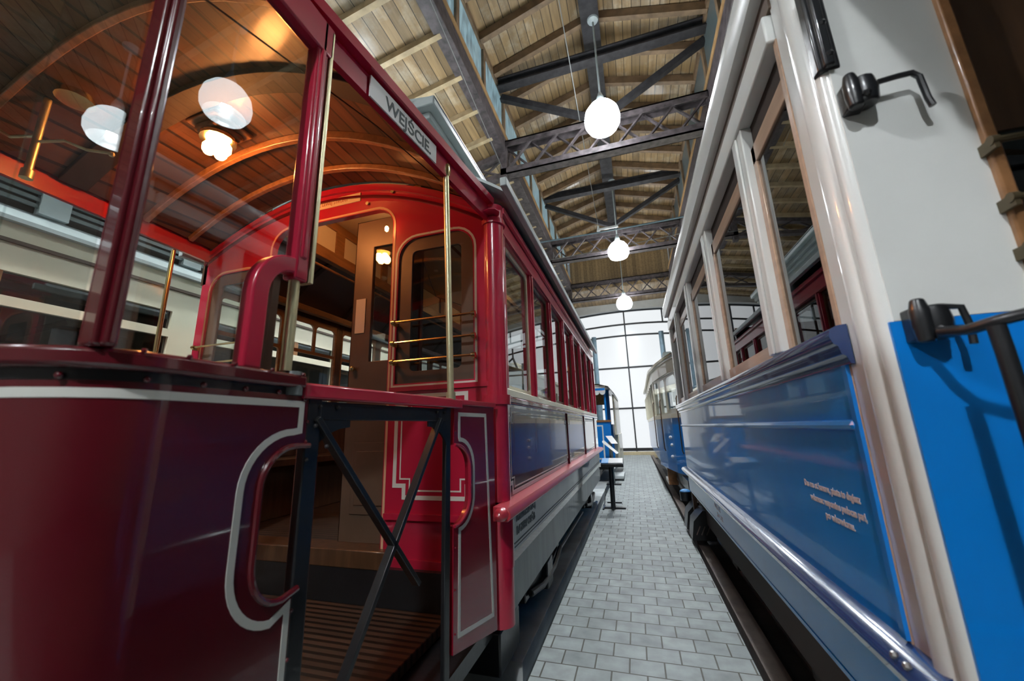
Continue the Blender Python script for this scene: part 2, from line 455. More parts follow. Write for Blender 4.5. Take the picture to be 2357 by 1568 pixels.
def text(name, body, mat, parent, origin, xdir, ydir, size, width=None, depth=0.002, bold=0.0, align='LEFT', space=1.0):
    """flat letters cut as a mesh; xdir is the reading direction"""
    cu = bpy.data.curves.new(name, 'FONT'); cu.body = body; cu.size = size; cu.extrude = depth; cu.offset = bold
    cu.align_x = align; cu.space_character = space; cu.resolution_u = 3
    tmp = bpy.data.objects.new(name + '_tmp', cu); COL.objects.link(tmp)
    bpy.context.view_layer.update()
    me = bpy.data.meshes.new_from_object(tmp.evaluated_get(bpy.context.evaluated_depsgraph_get()))
    bpy.data.objects.remove(tmp); bpy.data.curves.remove(cu)
    xs = [v.co.x for v in me.vertices]
    k = 1.0
    if width: k = width / (max(xs) - min(xs))
    X = V(xdir).normalized(); Y = V(ydir).normalized(); Z = X.cross(Y)
    off = V(ROOT[parent.name])
    for v in me.vertices:
        v.co = V(origin) + X * (v.co.x * k) + Y * v.co.y + Z * v.co.z - off
    me.materials.clear(); me.materials.append(M[mat])
    o = bpy.data.objects.new(name, me); COL.objects.link(o); o.parent = parent
    ROOT[o.name] = ROOT[parent.name]
    return o
def arc(cx, cy, rx, ry, a0, a1, n=8):
    return [(cx + rx * math.cos(math.radians(a0 + (a1 - a0) * i / n)), cy + ry * math.sin(math.radians(a0 + (a1 - a0) * i / n))) for i in range(n + 1)]
def rrect(x0, x1, z0, z1, r, bottom=True, n=6):
    """rounded rectangle; bottom=False keeps square lower corners"""
    p = []
    if bottom: p += arc(x0 + r, z0 + r, r, r, 180, 270, n) + arc(x1 - r, z0 + r, r, r, 270, 360, n)
    else: p += [(x0, z0), (x1, z0)]
    p += arc(x1 - r, z1 - r, r, r, 0, 90, n) + arc(x0 + r, z1 - r, r, r, 90, 180, n)
    return p

# ================================================================== THE HALL
def hall():
    CX = -0.1
    # floor: paved aisle, track beds
    MB().box(-0.62, 0.465, -6, 18, -0.12, 0.0).build('floor', 'brick', smooth=False)['kind'] = 'structure'
    b = MB().box(-16, -0.62, -7, 18.6, -0.3, -0.14).box(0.465, 12, -7, 18.6, -0.3, -0.14)
    tag(b.build('floor', 'pitfloor', smooth=False), kind='structure')
    tag(MB().box(-1.12, -0.69, 2.28, 17.5, -0.138, -0.004).build('trim_1', 'concrete', bevel=0.004), kind='structure')
    tag(MB().box(0.50, 0.60, -3, 17.5, -0.138, -0.002).build('trim_2', 'kerb', bevel=0.004), kind='structure')
    # left tracks' floor beyond the red car
    tag(MB().box(-3.75, -3.2, -3, 17.5, -0.138, -0.002).build('floor', 'concrete', smooth=False), kind='structure')
    for x, lab in ((-0.98, 'steel rail under the red tram beside the grey concrete strip'), (-2.7, 'steel rail under the far side of the red tram'),
                   (0.83, 'steel rail under the near side of the blue tram'), (2.1, 'steel rail under the far side of the blue tram')):
        r = MB().box(x - 0.03, x + 0.03, -3, 17.4, 0.0, 0.02).box(x - 0.012, x + 0.012, -3, 17.4, -0.12, 0.0).box(x - 0.05, x + 0.05, -3, 17.4, -0.138, -0.12)
        if x == -0.98:
            r = MB().box(x - 0.03, x + 0.03, -3, 17.4, 0.0, 0.02).box(x - 0.012, x + 0.012, -3, 17.4, -0.003, 0.0)
        tag(r.build('tram_rail', 'steelrail'), lab, 'rail')
    # outer walls
    tag(MB().box(-14.2, -14, -7, 18.4, -0.3, 9).build('wall_left', 'wallplaster', smooth=False), kind='structure')
    tag(MB().box(10, 10.2, -7, 18.4, -0.3, 9).build('wall_right', 'wallplaster', smooth=False), kind='structure')
    tag(MB().box(-14.2, 10.2, -7.2, -7, -0.3, 9).build('wall_front', 'wallplaster', smooth=False), kind='structure')
    # end wall with arched gate opening
    def W(u, v, w): return (u, 18.2 - w, v)
    def top(x): return 6.42 - 0.022 * (x - CX) ** 2
    xs = [-6.2 + 12.2 * i / 24 for i in range(25)]
    hole = [(-6.2, 0.1)] + [(6.0, 0.1)] + [(x, top(x)) for x in reversed(xs)]
    tag(MB().panel(lambda u, v, w: (u, 18.0 - w, v), [(-14, -0.3), (10, -0.3), (10, 9), (-14, 9)], [hole], -0.25).build('wall_back', 'wallpale', smooth=False), kind='structure')
    g = struct('door_1', None, (CX, 18.0, 0))
    MB().panel(lambda u, v, w: (u, 18.12 - w, v), [(-6.2, 0.12), (6.0, 0.12)] + [(x, top(x)) for x in reversed(xs)], [], -0.02).build('glazed_pane', 'gatepane', g, smooth=False)
    def gb(p, q, w=0.07, nm='glazing_bar'):
        MB().bar(p, q, 0.06, w).build(nm, 'gateframe', g, smooth=False)
    yb = 18.06
    gb((CX + 0.05, yb, 0.1), (CX + 0.05, yb, top(CX)), 0.15, 'mullion')
    for x in (-5.0, -3.3, 3.2, 4.9): gb((x, yb, 0.1), (x, yb, top(x)), 0.1, 'mullion')
    for z in (0.2, 1.95, 3.76): gb((-6.2, yb, z), (6.0, yb, z), 0.13 if z < 1 else 0.075)
    for dz, nm in ((0.0, 'arched_head'), (-0.62, 'arched_bar'), (-1.15, 'arched_bar')):
        MB().sweep([(x, yb - 0.002, top(x) + dz - 0.03) for x in xs], [(-0.03, -0.035), (0.03, -0.035), (0.03, 0.035), (-0.03, 0.035)]).build(nm, 'gateframe', g, smooth=False)
    for x in (-4.2, -2.6, 1.6, 2.6, 4.2): gb((x, yb, top(x) - 0.62), (x, yb, top(x)), 0.05)
    MB().box(-6.2, 6.0, 17.7, 18.0, -0.12, 0.12).build('threshold', 'sill', g)
    # roof of the raised middle bay
    c = struct('ceiling')
    eL, eR, ez, rz = -2.0, 1.82, 8.05, 8.62
    sl = (rz - ez) / (CX - eL)
    y0, y1 = -6.5, 15.2
    def roofslab(nm, x0, z0, x1, z1, ya, yb_, mat, th=0.06):
        m = MB()._add([(x0, ya, z0), (x1, ya, z1), (x1, yb_, z1), (x0, yb_, z0), (x0, ya, z0 + th), (x1, ya, z1 + th), (x1, yb_, z1 + th), (x0, yb_, z0 + th)],
                      [(0, 3, 2, 1), (4, 5, 6, 7), (0, 1, 5, 4), (1, 2, 6, 5), (2, 3, 7, 6), (3, 0, 4, 7)])
        return m.build(nm, mat, c, smooth=False)
    roofslab('roof_boards', eL - 0.1, ez + 0.02, CX, rz + 0.05, y0, y1, 'hallwood')
    roofslab('roof_boards', CX, rz + 0.05, eR + 0.1, ez + 0.02, y0, y1, 'hallwood')
    y = -0.6
    while y < 15:
        MB().bar((eL, y, ez - 0.06), (CX, y, rz - 0.04), 0.09, 0.16).build('rafter', 'rafter', c)
        MB().bar((CX, y, rz - 0.04), (eR, y, ez - 0.06), 0.09, 0.16).build('rafter', 'rafter', c)
        y += 0.72
    MB().box(CX - 0.16, CX + 0.16, y0, 15.1, 8.28, 8.5).build('ridge_beam', 'darksteel', c)
    # side roofs
    for sgn, px, ex in ((-1, -2.1, -14), (1, 1.9, 10)):
        zin = 6.72; zout = zin - 0.2 * abs(ex - px)
        roofslab('roof_boards', px, zin, ex, zout, y0, 18.1, 'hallwood')
        y = -1.0 if sgn < 0 else -0.7
        while y < 17.8:
            xx = px + sgn * 9
            MB().bar((px, y, zin - 0.05), (xx, y, zin - 0.05 - 0.2 * 9), 0.075, 0.1).build('rafter', 'rafterpale', c)
            y += 0.7
    roofslab('roof_boards', -2.1, 6.72, 1.9, 6.72, 15.2, 18.1, 'hallwood')
    MB().box(eL, eR, 15.12, 15.2, 6.6, 8.1).panel(lambda u, v, w: (u, 15.12 - w, v), [(eL, 8.1), (eR, 8.1), (CX, rz + 0.03)], [], -0.08).build('gable_boards', 'gablewood', c, smooth=False)
    # longitudinal plates and glazing of the raised bay
    for sgn, x, nm in ((-1, -2.08, 'left'), (1, 1.86, 'right')):
        p = struct('trim_3' if sgn < 0 else 'trim_4')
        MB().box(x - 0.11, x + 0.11, y0, 15.1, 6.62, 6.95).build('plate_beam', 'truss', p, bevel=0.01)
        MB().box(x - 0.03 - sgn * 0.09, x + 0.03 - sgn * 0.09, y0, 15.1, 6.95, 7.06).build('bottom_rail', 'orangestrip', p)
        MB().box(x - 0.04 - sgn * 0.05, x + 0.04 - sgn * 0.05, y0, 15.1, 7.93, 8.05).build('top_rail', 'rafter', p)
        k = 0
        yy = -5.9
        while yy < 15.1:
            MB().box(x - 0.035 - sgn * 0.06, x + 0.035 - sgn * 0.06, yy - 0.05, yy + 0.05, 7.06, 7.93).build('window_post', 'rafter', p); yy += 1.125
        w = struct('window_1' if sgn < 0 else 'window_2')
        yy = -5.9
        while yy + 1.1 < 15.1:
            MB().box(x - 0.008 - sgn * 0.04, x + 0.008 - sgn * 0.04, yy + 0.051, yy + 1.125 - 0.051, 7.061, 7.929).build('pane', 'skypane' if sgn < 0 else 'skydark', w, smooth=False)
            yy += 1.125
    # lattice trusses
    def truss(y, label, lo=6.1, hi=6.86):
        t = thing('roof_truss', label, 'roof truss', (CX, y, lo), 'lattice roof trusses')
        xl, xr = -2.08, 1.86
        MB().box(xl, xr, y - 0.1, y + 0.1, lo, lo + 0.03).box(xl, xr, y - 0.1, y - 0.085, lo, lo + 0.14).box(xl, xr, y + 0.085, y + 0.1, lo, lo + 0.14).build('bottom_chord', 'truss', t)
        MB().box(xl, xr, y - 0.1, y + 0.1, hi - 0.03, hi).box(xl, xr, y - 0.1, y - 0.085, hi - 0.14, hi).box(xl, xr, y + 0.085, y + 0.1, hi - 0.14, hi).build('top_chord', 'truss', t)
        for x in (xl + 0.06, xr - 0.06):
            MB().box(x - 0.06, x + 0.06, y - 0.1, y + 0.1, lo - 0.12, hi).build('end_post', 'truss', t)
        n = 7; w = (xr - xl - 0.24) / n
        for i in range(n):
            a = xl + 0.12 + i * w; bb = a + w
            MB().bar((a, y - 0.06, lo + 0.08), (bb, y - 0.06, hi - 0.08), 0.03, 0.06, (0, 1, 0)).build('lattice_bar', 'truss', t)
            MB().bar((a, y + 0.06, hi - 0.08), (bb, y + 0.06, lo + 0.08), 0.03, 0.06, (0, 1, 0)).build('lattice_bar', 'truss', t)
        for sgn, px, ex in ((-1, xl, -7.5), (1, xr, 7.0)):
            L_ = abs(ex - px); zt = lambda s_: hi - 0.28 - 0.2 * s_; zb = lambda s_: lo + 0.02 - 0.12 * s_
            MB().bar((px, y, zt(0)), (ex, y, zt(L_)), 0.16, 0.12).build('side_chord', 'truss', t)
            MB().bar((px, y, zb(0)), (ex, y, zb(L_)), 0.16, 0.1).build('side_chord', 'truss', t)
            for i in range(8):
                s0 = i * L_ / 8; s1 = (i + 1) * L_ / 8
                MB().bar((px + sgn * s0, y - 0.05, zb(s0)), (px + sgn * s1, y - 0.05, zt(s1)), 0.03, 0.05, (0, 1, 0)).build('lattice_bar', 'truss', t)
                MB().bar((px + sgn * s0, y + 0.05, zt(s0)), (px + sgn * s1, y + 0.05, zb(s1)), 0.03, 0.05, (0, 1, 0)).build('lattice_bar', 'truss', t)
        return t
    truss(2.0, 'riveted steel lattice truss overhead behind the top edge of the view')
    truss(6.5, 'nearest steel lattice roof truss, right behind the first hanging lamp')
    truss(11.0, 'middle steel lattice roof truss behind the second hanging lamp')
    truss(15.0, 'farthest steel lattice roof truss under the wooden gable boards by the gate')
    for y, lab in ((6.15, 'nearest dark steel tie beam with raking struts, above the first lamp'),
                   (10.35, 'dark steel tie beam with raking struts above the second lamp'),
                   (1.7, 'dark steel tie beam with raking struts overhead')):
        t = thing('tie_beam', lab, 'roof beam', (CX, y, 7.9), 'steel tie beams across the raised roof')
        MB().box(-2.0, 1.82, y - 0.09, y + 0.09, 7.86, 7.89).box(-2.0, 1.82, y - 0.015, y + 0.015, 7.89, 8.03).box(-2.0, 1.82, y - 0.09, y + 0.09, 8.03, 8.06).build('cross_tie', 'darksteel', t)
        for x in (-2.0, 1.82):
            MB().bar((x, y + 0.2, 7.85), (CX, y + 0.36, 6.88), 0.1, 0.12).build('raking_strut', 'darksteel', t)
hall()

# ------------------------------------------------------------------ hanging lamps
def make_lamp(loc, label, topz=8.28, sz=1.0, shade='shade'):
    x, y, z = loc
    t = thing('pendant_lamp', label, 'lamp', loc)
    r = 0.29 * sz
    prof = [(0.05 * sz, 0.26 * sz), (0.12 * sz, 0.25 * sz), (0.2 * sz, 0.19 * sz), (r * 0.92, 0.09 * sz), (r, -0.03 * sz), (r * 0.97, -0.12 * sz), (r * 0.84, -0.19 * sz), (r * 0.8, -0.21 * sz),
            (r * 0.78, -0.2 * sz), (r * 0.9, -0.11 * sz), (r * 0.94, -0.03 * sz), (r * 0.87, 0.08 * sz), (0.18 * sz, 0.175 * sz), (0.1 * sz, 0.23 * sz)]
    m = MB().lathe(prof, loc, 28)
    m.f = m.f[:-2]; m.mi = m.mi[:-2]
    s = m.build('glass_shade', shade, t, angle=60)
    MB().lathe([(0.045 * sz, -0.12 * sz), (0.055 * sz, -0.08 * sz), (0.055 * sz, 0.14 * sz), (0.03 * sz, 0.18 * sz)], loc, 12).build('light_tube', 'dimbulb' if shade == 'softshade' else 'bulb', t)
    MB().lathe([(0.02, 0.18 * sz), (0.07 * sz, 0.262 * sz), (0.07 * sz, 0.36 * sz), (0.05 * sz, 0.42 * sz), (0.02, 0.5 * sz)], loc, 16).build('lamp_cap', 'greyroof', t)
    MB().tube([(x, y, z + 0.45 * sz), (x, y, topz - 0.02)], 0.016, 8).build('rod', 'greyroof', t)
    MB().lathe([(0.02, -0.06), (0.09, -0.03), (0.1, 0.0)], (x, y, topz), 16).build('ceiling_rose', 'greyroof', t)
    return t
make_lamp((-0.05, 5.7, 6.22), 'nearest glowing white globe lamp hanging on a rod above the aisle')
make_lamp((0.0, 10.6, 6.05), 'second glowing white globe lamp down the aisle, in front of the middle truss', topz=8.28, sz=1.0)
make_lamp((0.03, 14.75, 5.78), 'farthest glowing white globe lamp, in front of the glazed gate', topz=8.28)
make_lamp((2.85, 2.85, 5.3), 'white glass lamp over the blue tram, mirrored in the red cab window', topz=6.5, sz=0.95, shade='softshade')
make_lamp((-2.9, -5.0, 5.2), 'white glass lamp behind the camera on the left, mirrored in the red windscreen', topz=6.5, sz=0.95, shade='softshade')
make_lamp((-0.3, -3.0, 4.95), 'white glass globe lamp over the aisle behind the camera', topz=8.28)
make_lamp((-3.5, 4.6, 5.0), 'added unseen fill lamp between the left tram and the red tram, farther one', topz=6.15)  # fill lamp put in to light the ivory side and red far side
make_lamp((-3.5, -0.8, 5.0), 'added unseen fill lamp over the left aisle near the red cab end', topz=6.1)  # second left fill lamp, added only to brighten this side
make_lamp((4.8, 8.0, 5.1), 'added unseen fill lamp over the right aisle behind the blue tram', topz=6.1)  # invented lamp, fills the right side of the hall with light

# ================================================================== RED TRAM (left foreground)
def red_tram():
    T = thing('tram_car', 'red and maroon open-platform tram with WEJSCIE sign, filling the left foreground', 'tram', RED_LOC)
    XS, XF, Y0, Y1, XC = -0.66, -3.04, 1.945, 7.2, -1.85
    S = lambda u, v, w: (XS + w, u, v)            # aisle side
    O = lambda u, v, w: (XF - w, u, v)            # far side
    Bk = lambda u, v, w: (u, Y0 - w, v)           # bulkhead, facing the camera
    pitch = 0.675
    posts = [2.02 + pitch * i for i in range(8)]
    # ---- aisle side
    m = MB().panel(S, [(2.0, 0.80), (Y1, 0.80), (Y1, 1.34), (2.0, 1.34)], [], 0.05).mat(1)
    for a, b in ((2.05, 3.93), (4.05, 5.3), (5.42, 6.65)):
        c = 0.05
        fr = [(a + c, 0.87), (b - c, 0.87), (b - c, 0.92), (b, 0.92), (b, 1.26), (b - c, 1.26), (b - c, 1.31), (a + c, 1.31), (a + c, 1.26), (a, 1.26), (a, 0.92), (a + c, 0.92)]
        m.ribbon(S, fr, 0.02, True)
        fr2 = [(a + c + .035, 0.895), (b - c - .035, 0.895), (b - c - .035, 0.945), (b - .035, 0.945), (b - .035, 1.235), (b - c - .035, 1.235), (b - c - .035, 1.285), (a + c + .035, 1.285), (a + c + .035, 1.235), (a + .035, 1.235), (a + .035, 0.945), (a + c + .035, 0.945)]
        m.ribbon(S, fr2, 0.007, True)
    m.build('side_panel', ['maroon', 'line'], T)
    for y in (3.99, 5.36, 6.7): MB().box(XS, XS + 0.012, y - 0.022, y + 0.022, 0.84, 1.34).build('panel_strip', 'maroon', T, bevel=0.003)
    MB().box(XS - 0.02, XS + 0.02, 1.99, Y1, 1.34, 1.375).build('waist_moulding', 'maroon', T, bevel=0.008)
    MB().box(XS - 0.03, XS + 0.012, 2.0, Y1, 1.376, 1.42).build('window_sill', 'ivory', T, bevel=0.005)
    # rail and lettered board and skirt
    prof = [(0.03, -0.035), (0.045, -0.02), (0.045, 0.0), (0.03, 0.022), (-0.04, 0.03), (-0.04, -0.035)]
    m = MB().sweep([(XS + 0.035, 1.80, 0.825), (XS + 0.035, 1.84, 0.825)] + [(XS + 0.035, 1.9 + i * 0.5, 0.825) for i in range(11)] + [(XS + 0.035, 7.25, 0.825)], prof)
    m.ball((XS + 0.035, 1.80, 0.822), 0.036, 12, (1, 1.4, 0.85))
    m.build('step_rail', 'redrail', T, bevel=0.004)
    bm_ = MB().box(XS - 0.04, XS + 0.005, 2.0, Y1, 0.585, 0.79).mat(1)
    S2 = lambda u, v, w: (XS + 0.005 + w, u, v)
    bm_.ribbon(S2, [(2.03, 0.77), (2.03, 0.655), (2.09, 0.622), (Y1, 0.622)], 0.006)
    bm_.ribbon(S2, [(2.01, 0.77), (2.01, 0.64), (2.08, 0.604), (Y1, 0.604)], 0.004)
    bd = bm_.build('lettered_board', ['board', 'ink'], T)
    text('lettering', 'M.SIEDZ:24 STOJ', 'greyink', bd, (XS + 0.005, 2.13, 0.722), (0, 1, 0), (0, 0, 1), 0.05, width=0.42, bold=0.003)
    text('lettering', 'RAZEM OSÓB', 'greyink', bd, (XS + 0.005, 2.13, 0.658), (0, 1, 0), (0, 0, 1), 0.05, width=0.40, bold=0.003)
    MB().box(XS - 0.04, XS - 0.002, 2.0, Y1, 0.535, 0.584).build('board_edge', 'maroon', T)
    MB().box(XS - 0.05, XS - 0.012, 2.0, Y1, 0.31, 0.534).build('skirt', 'skirt', T)
    # ---- window posts, panes, head
    for y in posts + [Y1 - 0.03]:
        MB().box(XS - 0.05, XS + 0.006, y - 0.032, y + 0.032, 1.42, 2.33).box(XS + 0.0062, XS + 0.018, y - 0.014, y + 0.014, 1.42, 2.33).build('window_post', 'red', T, bevel=0.004)
        MB().box(XF, XF + 0.05, y - 0.04, y + 0.04, 1.42, 2.33).build('window_post', 'brown', T, bevel=0.004)
    for a, b in zip(posts, posts[1:] + [Y1 - 0.03]):
        f = MB().panel(lambda u, v, w: (XS - 0.02 + w, u, v), [(a + .033, 1.421), (b - .033, 1.421), (b - .033, 2.329), (a + .033, 2.329)],
                       [rrect(a + .055, b - .055, 1.45, 2.30, 0.03)], 0.02).build('sash_frame', 'ivory' if a < 2.1 else 'brown', T)
        MB().box(XS - 0.032, XS - 0.028, a + .05, b - .05, 1.44, 2.31).build('pane', 'bodyglass', f, smooth=False)
        f = MB().panel(lambda u, v, w: (XF + 0.03 - w, u, v), [(a + .041, 1.421), (b - .041, 1.421), (b - .041, 2.329), (a + .041, 2.329)],
                       [rrect(a + .06, b - .06, 1.45, 1.98, 0.03), rrect(a + .06, (a + b) / 2 - .015, 2.01, 2.28, 0.05, False), rrect((a + b) / 2 + .015, b - .06, 2.01, 2.28, 0.05, False)], 0.02).build('sash_frame', 'brownlight', T)
    MB().box(XS - 0.05, XS + 0.004, 1.99, Y1, 2.33, 2.52).box(XS + 0.0041, XS + 0.02, 1.99, Y1, 2.33, 2.35).box(XS + 0.0041, XS + 0.03, 1.99, Y1, 2.46, 2.5).build('letterboard', 'red', T, bevel=0.004)
    MB().box(XF, XF + 0.05, Y0, Y1, 2.33, 2.52).build('letterboard', 'brown', T)
    MB().box(XF, XF + 0.05, Y0, Y1, 0.5, 1.42).build('side_panel', 'brown', T)
    for z in (1.7, 1.8): pass
    # ---- corner pilaster
    prof = [(0.072, 0), (0.05, 0.05), (0.0, 0.065), (-0.045, 0.05)]
    def pil(z0, z1, r, nm='corner_post'):
        MB().lathe([(r, z0), (r, z1)], (XS - 0.04, Y0 + 0.04, 0), 20).build(nm, 'red', T)
    pil(0.30, 0.55, 0.068); pil(0.55, 0.80, 0.072); pil(0.85, 1.33, 0.062); pil(1.33, 1.38, 0.075); pil(1.38, 2.5, 0.06); pil(2.38, 2.41, 0.07, 'post_band')
    MB().lathe([(0.02, 0), (0.05, 0), (0.05, 0.006), (0.02, 0.006)], (XS - 0.02, 1.9, 2.42), 8).build('post_cap', 'red', T)
    # ---- bulkhead
    A = lambda x: 2.885 - 0.262 * (x - XC) ** 2 + 0.045 * (XC - x)
    n = 20
    outer = [(XF + 0.02, 0.52), (XS - 0.05, 0.52)] + [(XS - 0.05 - (XS - 0.05 - XF - 0.02) * i / n, A(XS - 0.05 - (XS - 0.05 - XF - 0.02) * i / n)) for i in range(n + 1)]
    wr = rrect(-1.315, -0.815, 1.475, 2.385, 0.13, False)
    dr = [(-2.36, 0.585), (-1.365, 0.585)] + arc(-1.365 - 0.14, 2.64 - 0.14, 0.14, 0.14, 0, 90, 6) + arc(-2.36 + 0.14, 2.64 - 0.14, 0.14, 0.14, 90, 180, 6)
    wl = rrect(-2.92, -2.46, 1.475, 2.385, 0.13, False)
    m = MB().panel(Bk, outer, [wr, dr, wl], 0.04)
    m.box(-1.34, -0.72, Y0 - 0.012, Y0, 1.43, 1.455).box(-1.34, -0.72, Y0 - 0.02, Y0, 0.75, 0.78).box(-1.34, -0.72, Y0 - 0.012, Y0, 0.52, 0.56)
    m.box(-3.0, -2.4, Y0 - 0.012, Y0, 1.43, 1.455)
    for x in (-1.1, -0.95, -2.7): m.box(x - 0.001, x + 0.001, Y0 - 0.002, Y0, 2.4, 2.41)
    m.mat(1)
    def lining(a, b, z0, z1, w1=0.022):
        q = 0.06
        m.ribbon(Bk, [(a + q, z0), (b - q, z0), (b - q, z0 + q), (b, z0 + q), (b, z1 - q), (b - q, z1 - q), (b - q, z1), (a + q, z1), (a + q, z1 - q), (a, z1 - q), (a, z0 + q), (a + q, z0 + q)], w1, True)
        e = 0.035
        m.ribbon(Bk, [(a + q + e, z0 + e), (b - q - e, z0 + e), (b - q - e, z0 + q + e), (b - e, z0 + q + e), (b - e, z1 - q - e), (b - q - e, z1 - q - e), (b - q - e, z1 - e), (a + q + e, z1 - e), (a + q + e, z1 - q - e), (a + e, z1 - q - e), (a + e, z0 + q + e), (a + q + e, z0 + q + e)], 0.008, True)
    lining(-1.29, -0.80, 0.86, 1.40)
    lining(-2.98, -2.44, 0.86, 1.40)
    m.ribbon(Bk, [(p[0], p[1]) for p in rrect(-1.33, -0.80, 1.46, 2.40, 0.14, False)], 0.014, True)
    m.mat(2)
    m.ribbon(Bk, [(-1.352, 0.6), (-1.352, 2.5)] + arc(-1.505, 2.5, 0.153, 0.153, 0, 90, 8) + arc(-2.22, 2.5, 0.153, 0.153, 90, 180, 8) + [(-2.373, 0.6)], 0.014)
    m.ribbon(Bk, [(p[0], p[1]) for p in rrect(-2.935, -2.445, 1.46, 2.40, 0.14, False)], 0.014, True)
    m.build('bulkhead', ['red', 'line', 'orangeline'], T)
    for a, b, g in ((-1.315, -0.815, 'darkglass'), (-2.92, -2.46, 'glass')):
        f = MB().panel(lambda u, v, w: (u, Y0 + 0.012 - w, v), rrect(a, b, 1.475, 2.385, 0.13, False), [rrect(a + 0.09, b - 0.08, 1.545, 2.30, 0.03)], 0.02).build('sash_frame', 'doorbrown', T, bevel=0.002)
        MB().box(a + .08, b - .07, Y0 + 0.018, Y0 + 0.022, 1.53, 2.31).build('pane', g, f, smooth=False)
    # guard rails
    for a, b in ((-1.31, -0.80), (-2.95, -2.45)):
        for z in (1.60, 1.71, 1.835):
            MB().tube([(a, Y0 - 0.04, z), (b, Y0 - 0.04, z)], 0.0075, 8).lathe([(0.014, -0.01), (0.014, 0.012)], (a, Y0 - 0.04, z), 10, 'x').lathe([(0.014, -0.01), (0.014, 0.012)], (b, Y0 - 0.04, z), 10, 'x').box(a - .006, a + .006, Y0 - .04, Y0, z - .02, z + .005).box(b - .006, b + .006, Y0 - .04, Y0, z - .02, z + .005).build('guard_rail', 'brass', T)
    # label plate above the door
    pl = MB().box(-2.2, -1.63, Y0 - 0.006, Y0, 2.735, 2.80).build('label_plate', 'orangeplate', T, bevel=0.003)
    text('lettering', 'WOLNO IŚĆ Z LEWEJ STRONY', 'redink', pl, (-2.17, Y0 - 0.006, 2.755), (1, 0, 0), (0, 0, 1), 0.035, width=0.44)
    for x, z in ((-1.57, 2.70), (-1.38, 2.745), (-1.06, 2.78), (-2.0, 2.68)):
        MB().lathe([(0.012, -0.012), (0.009, 0)], (x, Y0, z), 10, 'y').build('bolt', 'brassdull', T)
    # bead across bulkhead head
    for dz, w, hh, mt in ((-0.10, 0.014, 0.016, 'maroon'), (-0.04, 0.02, 0.03, 'red')):
        pts = [(XS - 0.06 - (XS - 0.06 - XF - 0.03) * i / n, Y0 - 0.008, A(XS - 0.06 - (XS - 0.06 - XF - 0.03) * i / n) + dz) for i in range(n + 1)]
        MB().sweep(pts, [(-w / 2, -hh / 2), (w / 2, -hh / 2), (w / 2, hh / 2), (-w / 2, hh / 2)]).build('arched_moulding', mt, T)
    # wall lamp by the door
    l = MB().lathe([(0.008, 0), (0.013, -0.012), (0.01, -0.03), (0.003, -0.036)], (-1.40, Y0 - 0.02, 2.49), 12).build('side_lamp', 'warmsoft', T)
    # ---- sliding door leaf and saloon interior
    d = MB().panel(lambda u, v, w: (u, Y0 + 0.075 - w, v), [(-1.70, 0.6), (-1.20, 0.6), (-1.20, 2.62), (-1.70, 2.62)], [[(-1.56, 1.64), (-1.27, 1.64), (-1.27, 2.42), (-1.56, 2.42)]], 0.03)
    d.box(-1.63, -1.27, Y0 + 0.066, Y0 + 0.075, 0.75, 1.15).box(-1.6, -1.3, Y0 + 0.06, Y0 + 0.066, 0.8, 1.1)
    dd = d.build('sliding_door', 'doorbrown', T, bevel=0.003)
    MB().box(-1.57, -1.26, Y0 + 0.088, Y0 + 0.092, 1.63, 2.43).build('pane', 'glass', dd, smooth=False)
    MB().box(-1.672, -1.60, Y0 + 0.070, Y0 + 0.074, 1.83, 2.06).build('notice', 'paper', dd)
    MB().ball((-1.66, Y0 + 0.055, 1.60), 0.018, 10).build('door_knob', 'brass', dd)
    MB().box(XF + 0.05, XS - 0.06, Y0 + 0.1, Y1, 0.52, 0.6).build('saloon_floor', 'slat', T)
    MB().box(-2.42, -1.30, Y0 - 0.05, Y0 + 0.1, 0.51, 0.60).build('door_threshold', 'brown', T, bevel=0.006)
    # lower deck ceilings, clerestory
    for sgn, xe in ((1, XS - 0.06), (-1, XF + 0.06)):
        xi = XC + sgn * 0.62; pts = []
        for i in range(7):
            t = i / 6; pts.append((xe + (xi - xe) * t, 2.42 + 0.34 * math.sin(t * PI / 2)))
        vs = [(p[0], Y0 + 0.05, p[1]) for p in pts] + [(p[0], Y1, p[1]) for p in pts] + [(p[0], Y0 + 0.05, p[1] + 0.02) for p in pts] + [(p[0], Y1, p[1] + 0.02) for p in pts]
        fs = []
        for i in range(6): fs += [(i, i + 1, 8 + i, 7 + i), (14 + i, 21 + i, 22 + i, 15 + i)]
        MB()._add(vs, fs).build('lower_ceiling', 'deckgrey', T)
        MB().box(xi - 0.03, xi + 0.03, Y0 + 0.05, Y1, 2.70, 2.80).build('clerestory_sill', 'brownlight', T, bevel=0.005)
        MB().box(xi - 0.02, xi + 0.02, Y0 + 0.05, Y1, 3.02, 3.1).build('clerestory_head', 'brownlight', T)
        MB().box(xe - 0.05 * sgn - 0.03, xe - 0.05 * sgn + 0.03, Y0 + 0.05, Y1, 2.36, 2.42).build('cornice', 'brownlight', T, bevel=0.005)
        for k in range(8):
            y = posts[k]
            MB().box(xi - 0.022, xi + 0.022, y - 0.05, y + 0.05, 2.80, 3.02).build('clerestory_post', 'brownlight', T)
            if sgn < 0:
                MB().sweep([(p[0], y, p[1] - 0.012) for p in pts], [(-0.02, -0.012), (0.02, -0.012), (0.02, 0.012), (-0.02, 0.012)]).build('ceiling_rib', 'interior', T)
        for k in range(7):
            MB().box(xi - 0.004, xi + 0.004, posts[k] + 0.05, posts[k + 1] - 0.05, 2.8, 3.02).build('clerestory_pane', 'saloonceil', T)
        MB().tube([(xi - sgn * 0.02, Y0 + 0.2, 2.62), (xi - sgn * 0.02, Y1 - 0.2, 2.62)], 0.012, 8).build('grab_rail', 'brownlight', T)
